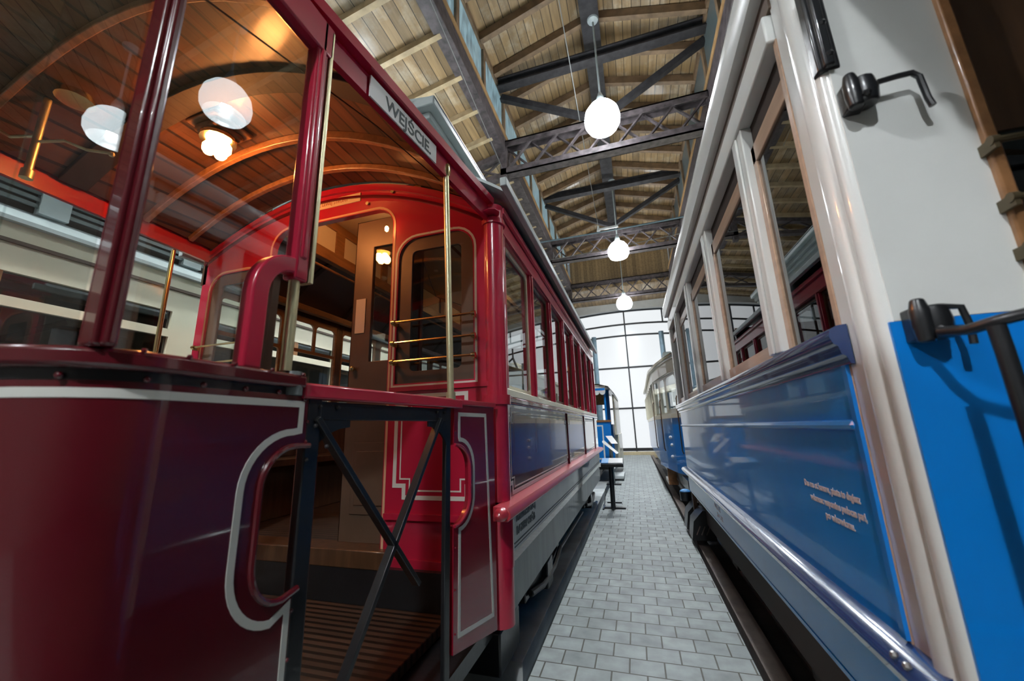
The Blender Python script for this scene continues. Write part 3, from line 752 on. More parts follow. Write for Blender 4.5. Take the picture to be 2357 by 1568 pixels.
        MB().box(xe - 0.02 * sgn, xe - 0.42 * sgn, Y0 + 0.3, Y1 - 0.2, 0.98, 1.03).box(xe - 0.02 * sgn, xe - 0.06 * sgn, Y0 + 0.3, Y1 - 0.2, 1.03, 1.4).box(xe - 0.3 * sgn, xe - 0.33 * sgn, Y0 + 0.3, Y1 - 0.2, 0.6, 0.98).build('long_bench', 'brown', T, bevel=0.005)
    MB().box(XC - 0.6, XC + 0.6, Y0 + 0.05, Y1, 3.1, 3.13).build('saloon_ceiling', 'saloonceil', T)
    MB().box(XF + 0.05, XS - 0.05, Y1 - 0.04, Y1, 0.5, 1.42).box(XF + 0.05, XS - 0.05, Y1 - 0.04, Y1, 2.3, 2.75).box(-1.4, XS - 0.05, Y1 - 0.04, Y1, 1.42, 2.3).build('end_wall', 'brown', T)
    for y in (2.32, 5.2):
        q = MB().lathe([(0.05, 0.0), (0.05, 0.06), (0.02, 0.08)], (XC, y, 3.02), 14).build('ceiling_lamp', 'brass', T)
        MB().ball((XC, y, 2.97), 0.055, 14).build('lamp_globe', 'warmsoft', q)
    MB().tube([(XC + 0.5, Y0 + 0.1, 2.66), (XC - 0.1, 3.6, 2.64), (XC + 0.4, 5.2, 2.66)], 0.004, 6).build('bell_cord', 'black', T)
    # ---- outside roof
    def roofshell(nm, pts, ya, yb, mat, th=0.02):
        k = len(pts)
        vs = [(p[0], ya, p[1]) for p in pts] + [(p[0], yb, p[1]) for p in pts] + [(p[0], ya, p[1] - th) for p in pts] + [(p[0], yb, p[1] - th) for p in pts]
        fs = []
        for i in range(k - 1):
            fs += [(i, i + 1, k + i + 1, k + i), (2 * k + i, 3 * k + i, 3 * k + i + 1, 2 * k + i + 1), (i, 2 * k + i, 2 * k + i + 1, i + 1), (k + i, k + i + 1, 3 * k + i + 1, 3 * k + i)]
        fs += [(0, k, 3 * k, 2 * k), (k - 1, 3 * k - 1, 4 * k - 1, 2 * k - 1)]
        return MB()._add(vs, fs).build(nm, mat, T)
    for sgn in (1, -1):
        xe = XC + sgn * 1.27; xi = XC + sgn * 0.68
        roofshell('lower_roof', [(xe + (xi - xe) * i / 6, 2.56 + 0.28 * math.sin(i / 6 * PI / 2)) for i in range(7)], Y0 - 0.02, Y1 + 0.05, 'greyroof')
        MB().box(xe - 0.02, xe + 0.02, Y0 - 0.12, Y1 + 0.05, 2.53, 2.585).build('gutter', 'greyroof', T, bevel=0.006)
        MB().box(xi - 0.02, xi + 0.02, Y0 + 0.0, Y1, 2.8, 3.2).build('clerestory_wall', 'greyroof', T)
        e = MB()
        for (o, z0, z1) in ((0.05, 3.14, 3.18), (0.09, 3.18, 3.235), (0.14, 3.235, 3.30)):
            e.box(xi - 0.02 * sgn, xi + o * sgn, Y0 - o + 0.03, Y1, z0, z1)
        e.build('clerestory_eave', 'greyroof', T, bevel=0.008)
    e = MB()
    for (o, z0, z1) in ((0.05, 3.14, 3.18), (0.09, 3.18, 3.235), (0.14, 3.235, 3.30)):
        e.box(XC - 0.68, XC + 0.68, Y0 + 0.03 - o, Y0 + 0.1, z0, z1)
    e.build('clerestory_eave', 'greyroof', T, bevel=0.008)
    MB().box(XC - 0.68, XC + 0.68, Y0 + 0.03, Y0 + 0.06, 2.8, 3.2).build('clerestory_end', 'greyroof', T)
    roofshell('upper_roof', [(XC + 0.82 - 1.64 * i / 12, 3.3 + 0.09 * math.sin(i / 12 * PI)) for i in range(13)], Y0 - 0.1, Y1, 'greyroof')
    # ---- platform canopy
    def xedge(y, sgn=1):
        # plan outline of the canopy edge: widest at the saloon, tapering and rounding to the front
        if y >= 0.35: h = 1.16 - (1.9 - y) * 0.118
        else:
            t = (0.35 - y) / 0.55
            h = (1.16 - 1.55 * 0.118) * math.sqrt(max(0.0, 1 - t * t))
        return XC + sgn * (h - 0.02)
    ys = [1.94, 1.6, 1.2, 0.8, 0.5, 0.35, 0.2, 0.05, -0.08, -0.16, -0.19]
    def zc(x, y):
        h = max(0.3, xedge(max(y, 0.2)) - XC)
        return 2.54 + 0.045 * (XC - x) + 0.36 * (1 - min(1.0, abs(x - XC) / h) ** 2) - (0.10 * max(0, 0.35 - y) ** 2)
    def canopy(nm, dz, mat, inset=0.0, th=0.012):
        vs = []; fs = []; k = 17
        for y in ys:
            h = (xedge(y) - XC) - inset
            for i in range(k):
                x = XC + h * (1 - 2 * i / (k - 1)); vs.append((x, y, zc(x, y) + dz))
        o = len(vs)
        vs += [(a, b, c + th) for a, b, c in vs]
        for r in range(len(ys) - 1):
            for i in range(k - 1):
                a = r * k + i
                fs += [(a, a + 1, a + k + 1, a + k), (o + a, o + a + k, o + a + k + 1, o + a + 1)]
        return MB()._add(vs, fs).build(nm, mat, T, angle=30)
    canopy('canopy_ceiling', 0.0, 'canopywood', 0.03)
    canopy('canopy_roof', 0.045, 'greyroof', -0.01)
    for sgn in (1, -1):
        pts = [(xedge(y, sgn), y, 2.53 if y > 0.5 else 2.53) for y in ys]
        pin = [(xedge(y, sgn) - sgn * 0.012, y, zc(xedge(y, sgn), y) - 0.045) for y in ys]
        MB().sweep(pin, [(-0.012, -0.045), (0.012, -0.045), (0.012, 0.045), (-0.012, 0.045)]).build('fascia', 'red', T)
        top = [(xedge(y, sgn) + sgn * 0.012, y, zc(xedge(y, sgn), y) + 0.03) for y in ys]
        MB().sweep(top, [(-0.018, -0.022), (0.018, -0.022), (0.022, 0.0), (0.018, 0.022), (-0.018, 0.022)]).build('fascia_moulding', 'red', T)
    def rib(y, w, h, mat, dz=0.0, a=-0.96, b=0.96):
        pts = [(XC + (xedge(y) - XC) * (a + (b - a) * i / 16), y, zc(XC + (xedge(y) - XC) * (a + (b - a) * i / 16), y) - h / 2 + dz) for i in range(17)]
        MB().sweep(pts, [(-w / 2, -h / 2), (w / 2, -h / 2), (w / 2, h / 2), (-w / 2, h / 2)]).build('canopy_rib', mat, T, bevel=0.004)
    rib(1.76, 0.03, 0.035, 'brownlight'); rib(1.47, 0.03, 0.045, 'brownlight'); rib(1.10, 0.12, 0.03, 'interior'); rib(0.72, 0.03, 0.03, 'brownlight'); rib(0.30, 0.03, 0.03, 'brownlight')
    for x, y in ((-1.62, 0.60), (-1.75, 0.86), (-2.35, 0.75)):
        pass
    for x, y in ((-1.25, 0.60), (-1.55, 0.50), (-1.9, 0.42)):
        MB().lathe([(0.022, -0.012), (0.02, 0)], (x, y, zc(x, y)), 14).build('ceiling_stud', 'paper', T)
    # platform ceiling lamp: brass plate with a cluster of warm bulbs
    lx, ly = -2.05, 1.285
    lz = zc(lx, ly)
    q = MB().box(lx - 0.11, lx + 0.11, ly - 0.11, ly + 0.11, lz - 0.03, lz - 0.004).box(lx - 0.08, lx + 0.08, ly - 0.08, ly + 0.08, lz - 0.07, lz - 0.03).build('ceiling_lamp', 'brownlight', T, bevel=0.01)
    MB().lathe([(0.05, 0.0), (0.085, -0.01), (0.085, -0.03), (0.03, -0.04)], (lx, ly, lz - 0.07), 18).build('lamp_collar', 'brass', q)
    for k in range(4):
        t = k * PI / 2 + 0.5
        MB().ball((lx + 0.038 * math.cos(t), ly + 0.038 * math.sin(t), lz - 0.145), 0.034, 10, (1, 1, 1.25)).build('bulb', 'warm', q)
    # hanging crank and bell gear near the far front corner
    bx_, by_ = -2.5, 0.82; bz = zc(bx_, by_)
    q = MB().tube([(bx_, by_, bz), (bx_, by_, 2.37)], 0.015, 10).lathe([(0.022, 0), (0.022, 0.04)], (bx_, by_, 2.36), 12).build('bell_bracket', 'brassdull', T)
    MB().tube([(bx_, by_, 2.55), (bx_ + 0.09, by_ + 0.05, 2.57), (bx_ + 0.16, by_ + 0.1, 2.54), (bx_ + 0.22, by_ + 0.16, 2.55)], 0.007, 8).ball((bx_ + 0.22, by_ + 0.16, 2.545), 0.013, 8).build('bracket_arm', 'brassdull', q)
    MB().tube([(bx_, by_, 2.58), (bx_ - 0.08, by_ - 0.05, 2.56), (bx_ - 0.14, by_ - 0.08, 2.60), (bx_ - 0.24, by_ - 0.1, 2.64)], 0.008, 8).build('bracket_arm', 'brassdull', q)
    MB().lathe([(0.07, 0), (0.06, 0.035), (0.02, 0.05)], (bx_ + 0.12, by_ + 0.04, zc(bx_ + 0.12, by_ + 0.04) - 0.055), 16).build('bell', 'brass', q)
    # bell cord along canopy
    MB().tube([(-1.05, 0.45, 2.38), (-0.95, 1.2, 2.50), (-0.93, 1.9, 2.62)], 0.003, 6).build('bell_cord', 'black', T)
    # ---- the enamel entrance sign
    ax, ay = xedge(0.975) + 0.012, 0.975
    bx, by = xedge(1.385) + 0.012, 1.385
    dirv = V((bx - ax, by - ay, 0)).normalized(); nrm = V((dirv.y, -dirv.x, 0))
    z0, z1 = 2.397, 2.488
    Sg = lambda u, v, w: tuple(V((ax, ay, 0)) + dirv * u + nrm * w + V((0, 0, v)))
    ln = (V((bx, by, 0)) - V((ax, ay, 0))).length
    m = MB().panel(Sg, [(0, z0), (ln, z0), (ln, z1), (0, z1)], [], 0.006)
    sg = m.build('entrance_sign', 'white', T)
    text('lettering', 'WEJŚCIE.', 'ink', sg, V(Sg(0.08, z0 + 0.016, 0.0)), dirv, (0, 0, 1), 0.078, width=0.292, bold=0.0012, depth=0.0015)
    # ---- front dash (wraps round the corner)
    D = lambda u, v, w: (-0.815 + w, u, v)
    ye = 0.835
    cut = [(ye, 1.175)] + [(0.79, 1.175)] + arc(0.79, 1.085, 0.085, 0.09, 90, 180, 8) + arc(0.79, 0.93, 0.085, 0.095, 180, 270, 8) + [(ye, 0.845)]
    outer = [(0.50, 0.30), (ye, 0.30)] + list(reversed(cut)) + [(ye, 1.30), (0.50, 1.30)]
    m = MB().panel(D, outer, [], 0.012).mat(1)
    st = [(0.50, 1.279), (0.803, 1.279), (0.803, 1.213)] + arc(0.785, 1.085, 0.125, 0.125, 90, 180, 10) + arc(0.785, 0.93, 0.125, 0.135, 180, 262, 10) + [(0.812, 0.815), (0.812, 0.33), (0.50, 0.33)]
    m.ribbon(D, st, 0.016)
    # curved part
    crv0 = [(-0.815, 0.50), (-0.818, 0.46), (-0.83, 0.42), (-0.86, 0.38), (-0.91, 0.345), (-1.0, 0.31), (-1.2, 0.25), (-1.5, 0.2), (-1.85, 0.185), (-2.2, 0.2), (-2.5, 0.25), (-2.7, 0.31), (-2.79, 0.345), (-2.84, 0.38), (-2.87, 0.42), (-2.885, 0.5), (-2.885, 0.835)]
    m.mat(0)
    def strip(mm, z0, z1, off0=0.0, off1=-0.012, lead=False):
        P = []
        crv = ([(-0.82, 0.80), (-0.818, 0.65)] if lead else []) + crv0
        for i, p in enumerate(crv):
            a = V(crv[max(0, i - 1)]); b = V(crv[min(len(crv) - 1, i + 1)]); d = (b - a).normalized(); nn = V((-d.y, d.x)) * -1
            nn = V((d.y, -d.x)); 
            c = V(p) - V((XC, 0.9))
            if nn.dot(c) < 0: nn = -nn
            P.append((V(p) + nn * off0, V(p) + nn * off1))
        k = len(crv)
        vs = [(p[0].x, p[0].y, z0) for p in P] + [(p[0].x, p[0].y, z1) for p in P] + [(p[1].x, p[1].y, z0) for p in P] + [(p[1].x, p[1].y, z1) for p in P]
        fs = []
        for i in range(k - 1):
            fs += [(i, i + 1, k + i + 1, k + i), (2 * k + i, 3 * k + i, 3 * k + i + 1, 2 * k + i + 1), (k + i, k + i + 1, 3 * k + i + 1, 3 * k + i), (i, 2 * k + i, 2 * k + i + 1, i + 1)]
        fs += [(0, k, 3 * k, 2 * k), (k - 1, 3 * k - 1, 4 * k - 1, 2 * k - 1)]
        mm._add(vs, fs)
    strip(m, 0.30, 1.30)
    m.mat(1); strip(m, 1.271, 1.287, 0.0015, -0.001); strip(m, 0.322, 0.338, 0.0015, -0.001); m.mat(0)
    for y in (0.37, 0.46, 0.555, 0.645, 0.73, 0.81):
        xx = -0.815 if y > 0.5 else (-0.816 if y > 0.45 else -0.865)
        m.ball((xx + 0.001, y, 1.305 if y < 0.8 else 1.292), 0.0065, 8)
    for z in (1.235, 1.185, 0.80, 0.7, 0.55, 0.4): m.ball((-0.814, ye - 0.01, z), 0.005, 8)
    m.build('dash_panel', ['dashred', 'line'], T, angle=50)
    bead = [(-0.812, y, z) for y, z in cut]
    MB().tube(bead, 0.0075, 8).build('dash_bead', 'dashred', T)
    m = MB(); strip(m, 1.318, 1.352, 0.022, -0.03, True)
    for y in (0.44, 0.51, 0.6, 0.69, 0.78): m.ball((-0.795 if y > 0.5 else -0.80, y, 1.352), 0.005, 8)
    m.build('dash_rail', 'dashred', T, bevel=0.008)
    m = MB(); strip(m, 1.30, 1.3178, 0.002, -0.012, True); m.build('dash_gap_shade', 'black', T)  # black strip stands in for the shaded gap under the rail
    # ---- cab window posts
    def post(pts, w, d, nm='cab_post', mat='red'):
        return MB().sweep(pts, [(-w / 2, -d / 2), (w / 2, -d / 2), (w / 2, d / 2), (-w / 2, d / 2)], up=(1, 0, 0)).build(nm, mat, T, bevel=0.006)
    MB().box(-0.86, -0.815, 0.378, 0.412, 1.352, 2.5).box(-0.852, -0.80, 0.386, 0.404, 1.352, 2.5).build('cab_post', 'dashred', T, bevel=0.006)
    MB().box(-2.885, -2.84, 0.378, 0.412, 1.352, 2.5).build('cab_post', 'dashred', T, bevel=0.006)
    for x in (-1.5, -2.2): MB().box(x - 0.02, x + 0.02, 0.19, 0.23, 1.352, 2.6).build('cab_post', 'dashred', T, bevel=0.006)
    # entrance-side post with the swept knee
    MB().box(-0.85, -0.806, 0.735, 0.778, 1.60, 2.46).box(-0.84, -0.80, 0.745, 0.765, 1.66, 2.46).build('cab_post', 'red', T, bevel=0.006)
    knee = [(-0.828, 0.650, 1.352), (-0.828, 0.650, 1.50)] + [(-0.828, p[0], p[1]) for p in arc(0.735, 1.535, 0.085, 0.10, 180, 90, 8)] + [(-0.828, 0.775, 1.635)]
    MB().sweep(knee, [(-0.022, -0.019), (0.022, -0.019), (0.022, 0.019), (-0.022, 0.019)], up=(1, 0, 0)).build('post_knee', 'red', T, bevel=0.005)
    MB().box(-0.84, -0.80, 0.7785, 0.790, 1.60, 2.45).build('edge_strip', 'brassdull', T, bevel=0.002)
    MB().tube([(-0.828, 0.755, 1.36), (-0.828, 0.755, 1.615)], 0.014, 12).build('handle_pole', 'brassdull', T)
    MB().lathe([(0.024, 0), (0.024, 0.04), (0.02, 0.06)], (-0.822, 0.775, 1.30), 16).build('pole_socket', 'greydark', T)
    MB().box(-0.85, -0.836, 0.70, 0.72, 1.352, 1.60).build('inner_stile', 'brown', T)
    # mirrored far entrance
    MB().box(-2.90, -2.856, 0.735, 0.778, 1.35, 2.50).build('cab_post', 'red', T, bevel=0.006)
    for y in (1.7,):
        MB().tube([(-2.98, y, 1.33), (-2.98, y, 2.5)], 0.014, 12).build('handle_pole', 'brass', T)
    for z in (1.33, 1.75):
        MB().tube([(-2.98, 1.7, z), (-3.0, 1.94, z)], 0.009, 8).build('guard_rail', 'brass', T)
    MB().bar((-2.885, 0.84, 1.32), (-2.98, 1.5, 1.32), 0.03, 0.05).build('gate_rail', 'red', T)
    MB().box(-2.98, -2.96, 1.52, 1.94, 0.35, 1.32).build('entrance_panel', 'red', T)
    # header over the cab panes
    MB().box(-0.845, -0.80, 0.40, 0.79, 2.345, 2.46).build('window_header', 'red', T, bevel=0.006)
    MB().box(-2.9, -2.86, 0.40, 0.79, 2.345, 2.46).build('window_header', 'red', T, bevel=0.006)
    pp = [(0.413, 1.353), (0.630, 1.353), (0.630, 1.50)] + arc(0.735, 1.535, 0.105, 0.118, 180, 90, 8) + [(0.735, 2.344), (0.413, 2.344)]
    MB().panel(lambda u, v, w: (-0.826 + w, u, v), pp, [], 0.004).build('cab_pane', 'glass', T, smooth=False)
    MB().box(-2.872, -2.868, 0.413, 0.735, 1.353, 2.344).build('cab_pane', 'glass', T, smooth=False)
    # front windscreen panes
    pts = [(-0.86, 0.375), (-1.0, 0.315), (-1.2, 0.252), (-1.48, 0.205)]
    for a, b in zip(pts, pts[1:]):
        MB().bar((a[0], a[1], 1.85), (b[0], b[1], 1.85), 0.004, 0.99).build('windscreen_pane', 'glass', T, smooth=False)
    # ---- entrance gate between dash and body
    A_, B_ = V((-0.82, 0.80, 0)), V((-0.68, 1.9, 0)); gd = (B_ - A_).normalized(); gn = V((gd.y, -gd.x, 0))
    G = lambda u, v, w: tuple(A_ + gd * u + gn * w + V((0, 0, v)))
    gt = MB().bar(G(0.03, 1.265, -0.01), G(0.68, 1.265, -0.01), 0.02, 0.05).build('entrance_gate', 'black', T, bevel=0.003)
    MB().bar(G(0.0, 1.314, -0.005), G(0.77, 1.314, -0.005), 0.045, 0.04).build('gate_rail', 'red', gt, bevel=0.006)
    for a, b in (((0.05, 1.245), (0.50, 0.70)), ((0.62, 1.25), (0.14, 0.48))):
        MB().bar(G(a[0], a[1], 0.0), G(b[0], b[1], 0.0), 0.016, 0.03, tuple(gn)).build('gate_brace', 'black', gt, bevel=0.002)
    MB().panel(G, [(0.03, 1.24), (0.03, 1.10)] + arc(0.17, 1.10, 0.14, 0.12, 180, 90, 6) + [(0.17, 1.24)], [], 0.008).build('gate_bracket', 'black', gt)
    MB().panel(G, [(0.68, 1.24), (0.55, 1.24)] + arc(0.55, 1.10, 0.13, 0.12, 90, 0, 6), [], 0.008).build('gate_bracket', 'black', gt)
    for u, v in ((0.06, 1.275), (0.12, 1.275), (0.6, 1.275), (0.65, 1.275), (0.05, 1.225), (0.09, 1.17), (0.03, 1.14)):
        MB().ball(G(u, v, 0.004), 0.006, 8).build('bolt', 'darksteel', gt)
    MB().bar(G(0.045, 0.25, -0.012), G(0.045, 1.30, -0.012), 0.03, 0.045, tuple(gd)).build('gate_post', 'black', T, bevel=0.004)
    MB().bar(G(0.685, 0.28, -0.01), G(0.685, 1.32, -0.01), 0.02, 0.035, tuple(gd)).tube([G(0.70, 0.30, -0.015), G(0.70, 1.3, -0.015)], 0.012, 8).build('gate_post', 'black', T, bevel=0.004)
    # ---- narrow panel at the body side of the entrance
    outer = [(0.725, 0.385), (1.09, 0.32), (1.09, 1.31), (0.725, 1.31), (0.725, 1.145)] + arc(0.725, 1.045, 0.12, 0.10, 90, 0, 8) + arc(0.725, 0.93, 0.12, 0.10, 0, -90, 8)
    m = MB().panel(G, outer, [], 0.02).mat(1)
    m.ribbon(G, [(0.765, 0.435), (1.05, 0.395), (1.0, 1.27), (0.765, 1.27), (0.765, 1.175)] + arc(0.765, 1.045, 0.12, 0.12, 88, 0, 8) + arc(0.765, 0.93, 0.12, 0.12, 0, -88, 8), 0.017, True)
    m.mat(0)
    for z in (0.45, 0.6, 0.75, 1.2): m.ball(G(0.737, z, 0.001), 0.004, 6)
    m.build('entrance_panel', ['entryred', 'line'], T)
    MB().tube([G(0.725, 1.145, 0.004)] + [G(a, b, 0.004) for a, b in arc(0.725, 1.045, 0.12, 0.10, 90, 0, 8) + arc(0.725, 0.93, 0.12, 0.10, 0, -90, 8)], 0.007, 8).build('panel_bead', 'red', T)
    MB().bar(G(0.77, 1.322, -0.01), G(1.10, 1.322, -0.01), 0.04, 0.024).build('panel_cap', 'red', T, bevel=0.004)
    # brass pole to the canopy
    p0 = G(0.70, 1.33, 0.0)
    MB().tube([p0, (xedge(1.5) - 0.01, 1.5, 2.44)], 0.0145, 14).build('handle_pole', 'brassdull', T)
    MB().lathe([(0.02, 0), (0.02, 0.03)], p0, 14).build('pole_socket', 'brassdull', T)
    MB().lathe([(0.018, 0), (0.024, 0.03), (0.02, 0.06)], (xedge(1.5) - 0.01, 1.5, 2.41), 14).build('pole_socket', 'brass', T)
    # ---- platform floor, step riser, underframe
    m = MB()
    fp = [(-0.87, 0.86), (-0.93, 0.86)]
    MB().box(-2.8, -0.93, 0.50, 1.90, 0.30, 0.345).build('platform_floor', 'slat', T, bevel=0.004)
    MB().box(-2.95, -0.75, 1.9, 1.99, 0.30, 0.52).build('step_riser', 'black', T)
    MB().box(-2.95, -0.76, 0.4, 7.3, 0.22, 0.29).build('underframe', 'black', T)
    for y in (3.1, 6.0):
        MB().box(-0.86, -0.74, y - 0.55, y + 0.55, 0.16, 0.32).tube([(-0.72, y - 0.5, 0.2), (-0.71, y - 0.2, 0.15), (-0.71, y + 0.2, 0.15), (-0.72, y + 0.5, 0.2)], 0.02, 8).box(-0.80, -0.70, y - 0.09, y + 0.09, 0.08, 0.26).build('axle_box', 'black', T, bevel=0.008)
        for x in (-0.98, -2.72):
            MB().lathe([(0.14, -0.05), (0.175, -0.05), (0.175, 0.05), (0.14, 0.05)], (x, y, 0.197), 28, 'x').build('wheel', 'darksteel', T)
        MB().tube([(-0.95, y, 0.2), (-2.7, y, 0.2)], 0.03, 8).build('axle', 'black', T)
    MB().tube([(-0.76, 3.7, 0.13), (-0.76, 5.4, 0.13)], 0.012, 8).build('brake_rod', 'steelrail', T)
    MB().box(-0.92, -0.72, 2.02, 2.35, 0.05, 0.24).tube([(-0.74, 2.1, 0.1), (-0.74, 2.3, 0.1)], 0.02, 8).build('lifeguard_box', 'black', T, bevel=0.01)
    MB().box(-2.6, -1.15, 0.55, 1.8, 0.06, 0.20).build('lifeguard_tray', 'black', T)
    # motorman's stand seen dimly on the platform
    MB().lathe([(0.06, 0.345), (0.05, 0.4), (0.02, 0.45), (0.02, 1.15), (0.05, 1.17)], (-2.0, 0.7, 0), 14).tube([(-2.0, 0.7, 1.17), (-1.86, 0.78, 1.19), (-1.84, 0.8, 1.24)], 0.012, 8).build('brake_column', 'brassdull', T)
    return T
red_tram()

# ================================================================== BLUE AND WHITE TRAM (right foreground)
def blue_tram():
    T = thing('tram_car', 'blue and cream trailer tram with a long window row, filling the right foreground', 'tram', (1.65, 3.0, 0.0))
    XS, Y0, Y1 = 0.50, 0.94, 4.86
    XF = XS + 2.3; XC = (XS + XF) / 2
    S = lambda u, v, w: (XS - w, u, v)
    Bk = lambda u, v, w: (u, Y0 - w, v)
    m = MB().box(XS, XS + 0.04, 1.12, Y1, 0.745, 1.36).mat(1)
    sp = m.mat(0).build('side_panel', ['blue'], T)
    for i, (tx, y0_, y1_, z) in enumerate((('Das ma ot honoru, piasta to dngiesz', 1.53, 1.20, 1.000), ('wdomosc wspomine pudocze pari,', 1.50, 1.185, 0.962), ('po wkowionu.', 1.415, 1.255, 0.926))):
        text('lettering', tx, 'pinkink', sp, (XS, y0_, z), (0, -1, 0), (0, 0, 1), 0.026, width=y0_ - y1_, bold=0.001, depth=0.0008)
    MB().box(XS - 0.008, XS, 1.115, 1.135, 0.75, 1.36).build('panel_edge_strip', 'bluebright', T)
    half = [(0.012 * math.cos(a), 0.012 * math.sin(a)) for a in [i * PI / 4 for i in range(8)]]
    MB().sweep([(XS - 0.002, 1.14, 1.186), (XS - 0.002, Y1, 1.186)], half).ball((XS - 0.002, 1.14, 1.186), 0.012, 8).build('belt_bead', 'blue', T)
    # window rail: stepped navy moulding
    MB().sweep([(XS, 1.085, 1.385), (XS, Y1 + 0.03, 1.385)], [(0.0, -0.06), (-0.008, -0.058), (-0.014, -0.04), (-0.022, -0.035), (-0.026, -0.015), (-0.034, -0.01), (-0.04, 0.008), (-0.036, 0.026), (-0.02, 0.034), (0.0, 0.036)][::-1]).build('window_rail', 'navy', T)
    # lower bead and skirt
    MB().sweep([(XS, 1.0, 0.715), (XS, Y1 + 0.05, 0.715)], [(0.04, -0.03), (-0.03, -0.03), (-0.05, -0.018), (-0.055, 0.0), (-0.045, 0.015), (-0.015, 0.024), (0.0, 0.03), (0.04, 0.03)][::-1]).build('lower_rail', 'navy', T)
    for y in (1.05, 1.09): MB().ball((XS - 0.045, y, 0.733), 0.008, 8).build('bolt', 'steelrail', T)
    k = MB().box(XS + 0.0, XS + 0.03, 1.0, Y1, 0.515, 0.685).build('skirt', 'blue', T)
    k['label'] = 'low blue skirt board'
    text('lettering', 'N:12', 'pinkink', k, (XS, 3.35, 0.60), (0, -1, 0), (0, 0, 1), 0.05, width=0.2, depth=0.001)
    text('lettering', '24 32', 'pinkink', k, (XS, 3.3, 0.55), (0, -1, 0), (0, 0, 1), 0.04, width=0.2, depth=0.001)
    MB().box(XS - 0.003, XS + 0.035, 1.0, Y1, 0.5, 0.5145).build('skirt_edge', 'blue', T)
    # window posts: cream outside, pale wood inside edge
    py = [1.545, 2.37, 3.255, 4.13]
    for y in py:
        w = MB().box(XS - 0.012, XS + 0.03, y - 0.06, y + 0.04, 1.425, 2.30).box(XS - 0.022, XS - 0.0121, y - 0.02, y + 0.03, 1.425, 2.29).build('window_post', 'cream', T, bevel=0.005)
        MB().box(XS + 0.012, XS + 0.035, y - 0.095, y - 0.0605, 1.425, 2.20).build('wooden_sash_stile', 'pinkwood', T, bevel=0.003)
    MB().box(XS - 0.012, XS + 0.03, Y1 - 0.06, Y1, 1.425, 2.30).build('window_post', 'cream', T, bevel=0.005)
    edges = [1.135] + py + [Y1 - 0.02]
    for a, b in zip(edges, edges[1:]):
        a2 = a + (0.04 if a > 1.2 else 0.0); b2 = b - (0.085 if b < Y1 - 0.1 else 0.04)
        f = MB().box(XS + 0.012, XS + 0.035, a2, b2 + 0.035, 2.13, 2.20).build('sash_head', 'pinkwood', T, bevel=0.003)
        MB().box(XS + 0.02, XS + 0.025, a2, b2 + 0.03, 1.425, 2.13).build('pane', 'bluewin', f, smooth=False)
        MB().box(XS + 0.026, XS + 0.034, a2, b2 + 0.035, 2.20, 2.30).build('blind_slot', 'interior', T)
    MB().box(XS + 0.034, XS + 0.05, 1.62, Y1, 1.42, 1.49).build('inner_sill_board', 'pinkwood', T)
    MB().box(XS + 0.006, XS + 0.019, 1.63, Y1 - 0.06, 1.425, 1.475).build('lower_sash_rail', 'pinkwood', T)
    # letterboard above windows
    MB().box(XS - 0.02, XS + 0.03, 1.12, Y1, 2.30, 2.40).build('window_head', 'cream', T, bevel=0.006)
    MB().box(XS - 0.005, XS + 0.03, 1.1, Y1, 2.401, 2.47).build('letterboard_groove', 'doorbrown', T)
    MB().sweep([(XS - 0.02, 1.0, 2.52), (XS - 0.02, Y1 + 0.05, 2.52)], [(0.05, -0.05), (-0.02, -0.05), (-0.04, -0.01), (-0.035, 0.05), (0.05, 0.06)][::-1]).build('gutter', 'cream', T)
    # arched roof
    n = 14
    rp = [(XS - 0.03 + 2.36 * i / n, 2.56 + 0.36 * math.sin(PI * i / n) ** 0.8) for i in range(n + 1)]
    vs = [(p[0], -0.9, p[1]) for p in rp] + [(p[0], Y1, p[1]) for p in rp] + [(p[0], -0.9, p[1] - 0.04) for p in rp] + [(p[0], Y1, p[1] - 0.04) for p in rp]
    q = n + 1; fs = []
    for i in range(n):
        fs += [(i, i + 1, q + i + 1, q + i), (2 * q + i, 3 * q + i, 3 * q + i + 1, 2 * q + i + 1), (i, 2 * q + i, 2 * q + i + 1, i + 1), (q + i, q + i + 1, 3 * q + i + 1, 3 * q + i)]
    MB()._add(vs, fs).build('roof', 'greyroof', T)
    # corner post, moulded
    MB().lathe([(0.046, 0.50), (0.046, 2.5)], (XS + 0.035, 1.025, 0), 24).box(XS + 0.002, XS + 0.06, 1.03, 1.114, 0.50, 2.5).box(XS + 0.012, XS + 0.05, 0.985, 1.05, 0.5, 2.5).build('corner_post', 'cream', T, bevel=0.004)
    MB().lathe([(0.022, 0.50), (0.022, 2.06)], (XS + 0.015, 0.965, 0), 16).build('corner_bead', 'cream', T)
    MB().box(XS + 0.0, XS + 0.008, 1.114, 1.122, 0.50, 1.33).box(XS + 0.0, XS + 0.01, 1.114, 1.1345, 1.425, 2.3).build('post_edge_and_shade', 'pinkwood', T)  # lower strip is brown shading at the panel edge; upper is window wood
    # bulkhead facing the platform
    MB().box(XS + 0.012, XS + 0.228, Y0, Y0 + 0.035, 1.388, 2.55).build('upper_bulkhead_panel', 'cream', T)
    MB().box(XS + 0.004, XS + 0.245, Y0, Y0 + 0.035, 0.35, 1.387).build('lower_bulkhead_panel', 'bluebright', T)
    MB().box(XS + 0.228, XS + 0.25, Y0 - 0.012, Y0 + 0.04, 1.388, 2.5).build('doorway_trim', 'brownlight', T, bevel=0.004)
    MB().box(1.35, XF, Y0, Y0 + 0.035, 0.35, 2.5).build('far_bulkhead_panel', 'bluebright', T)
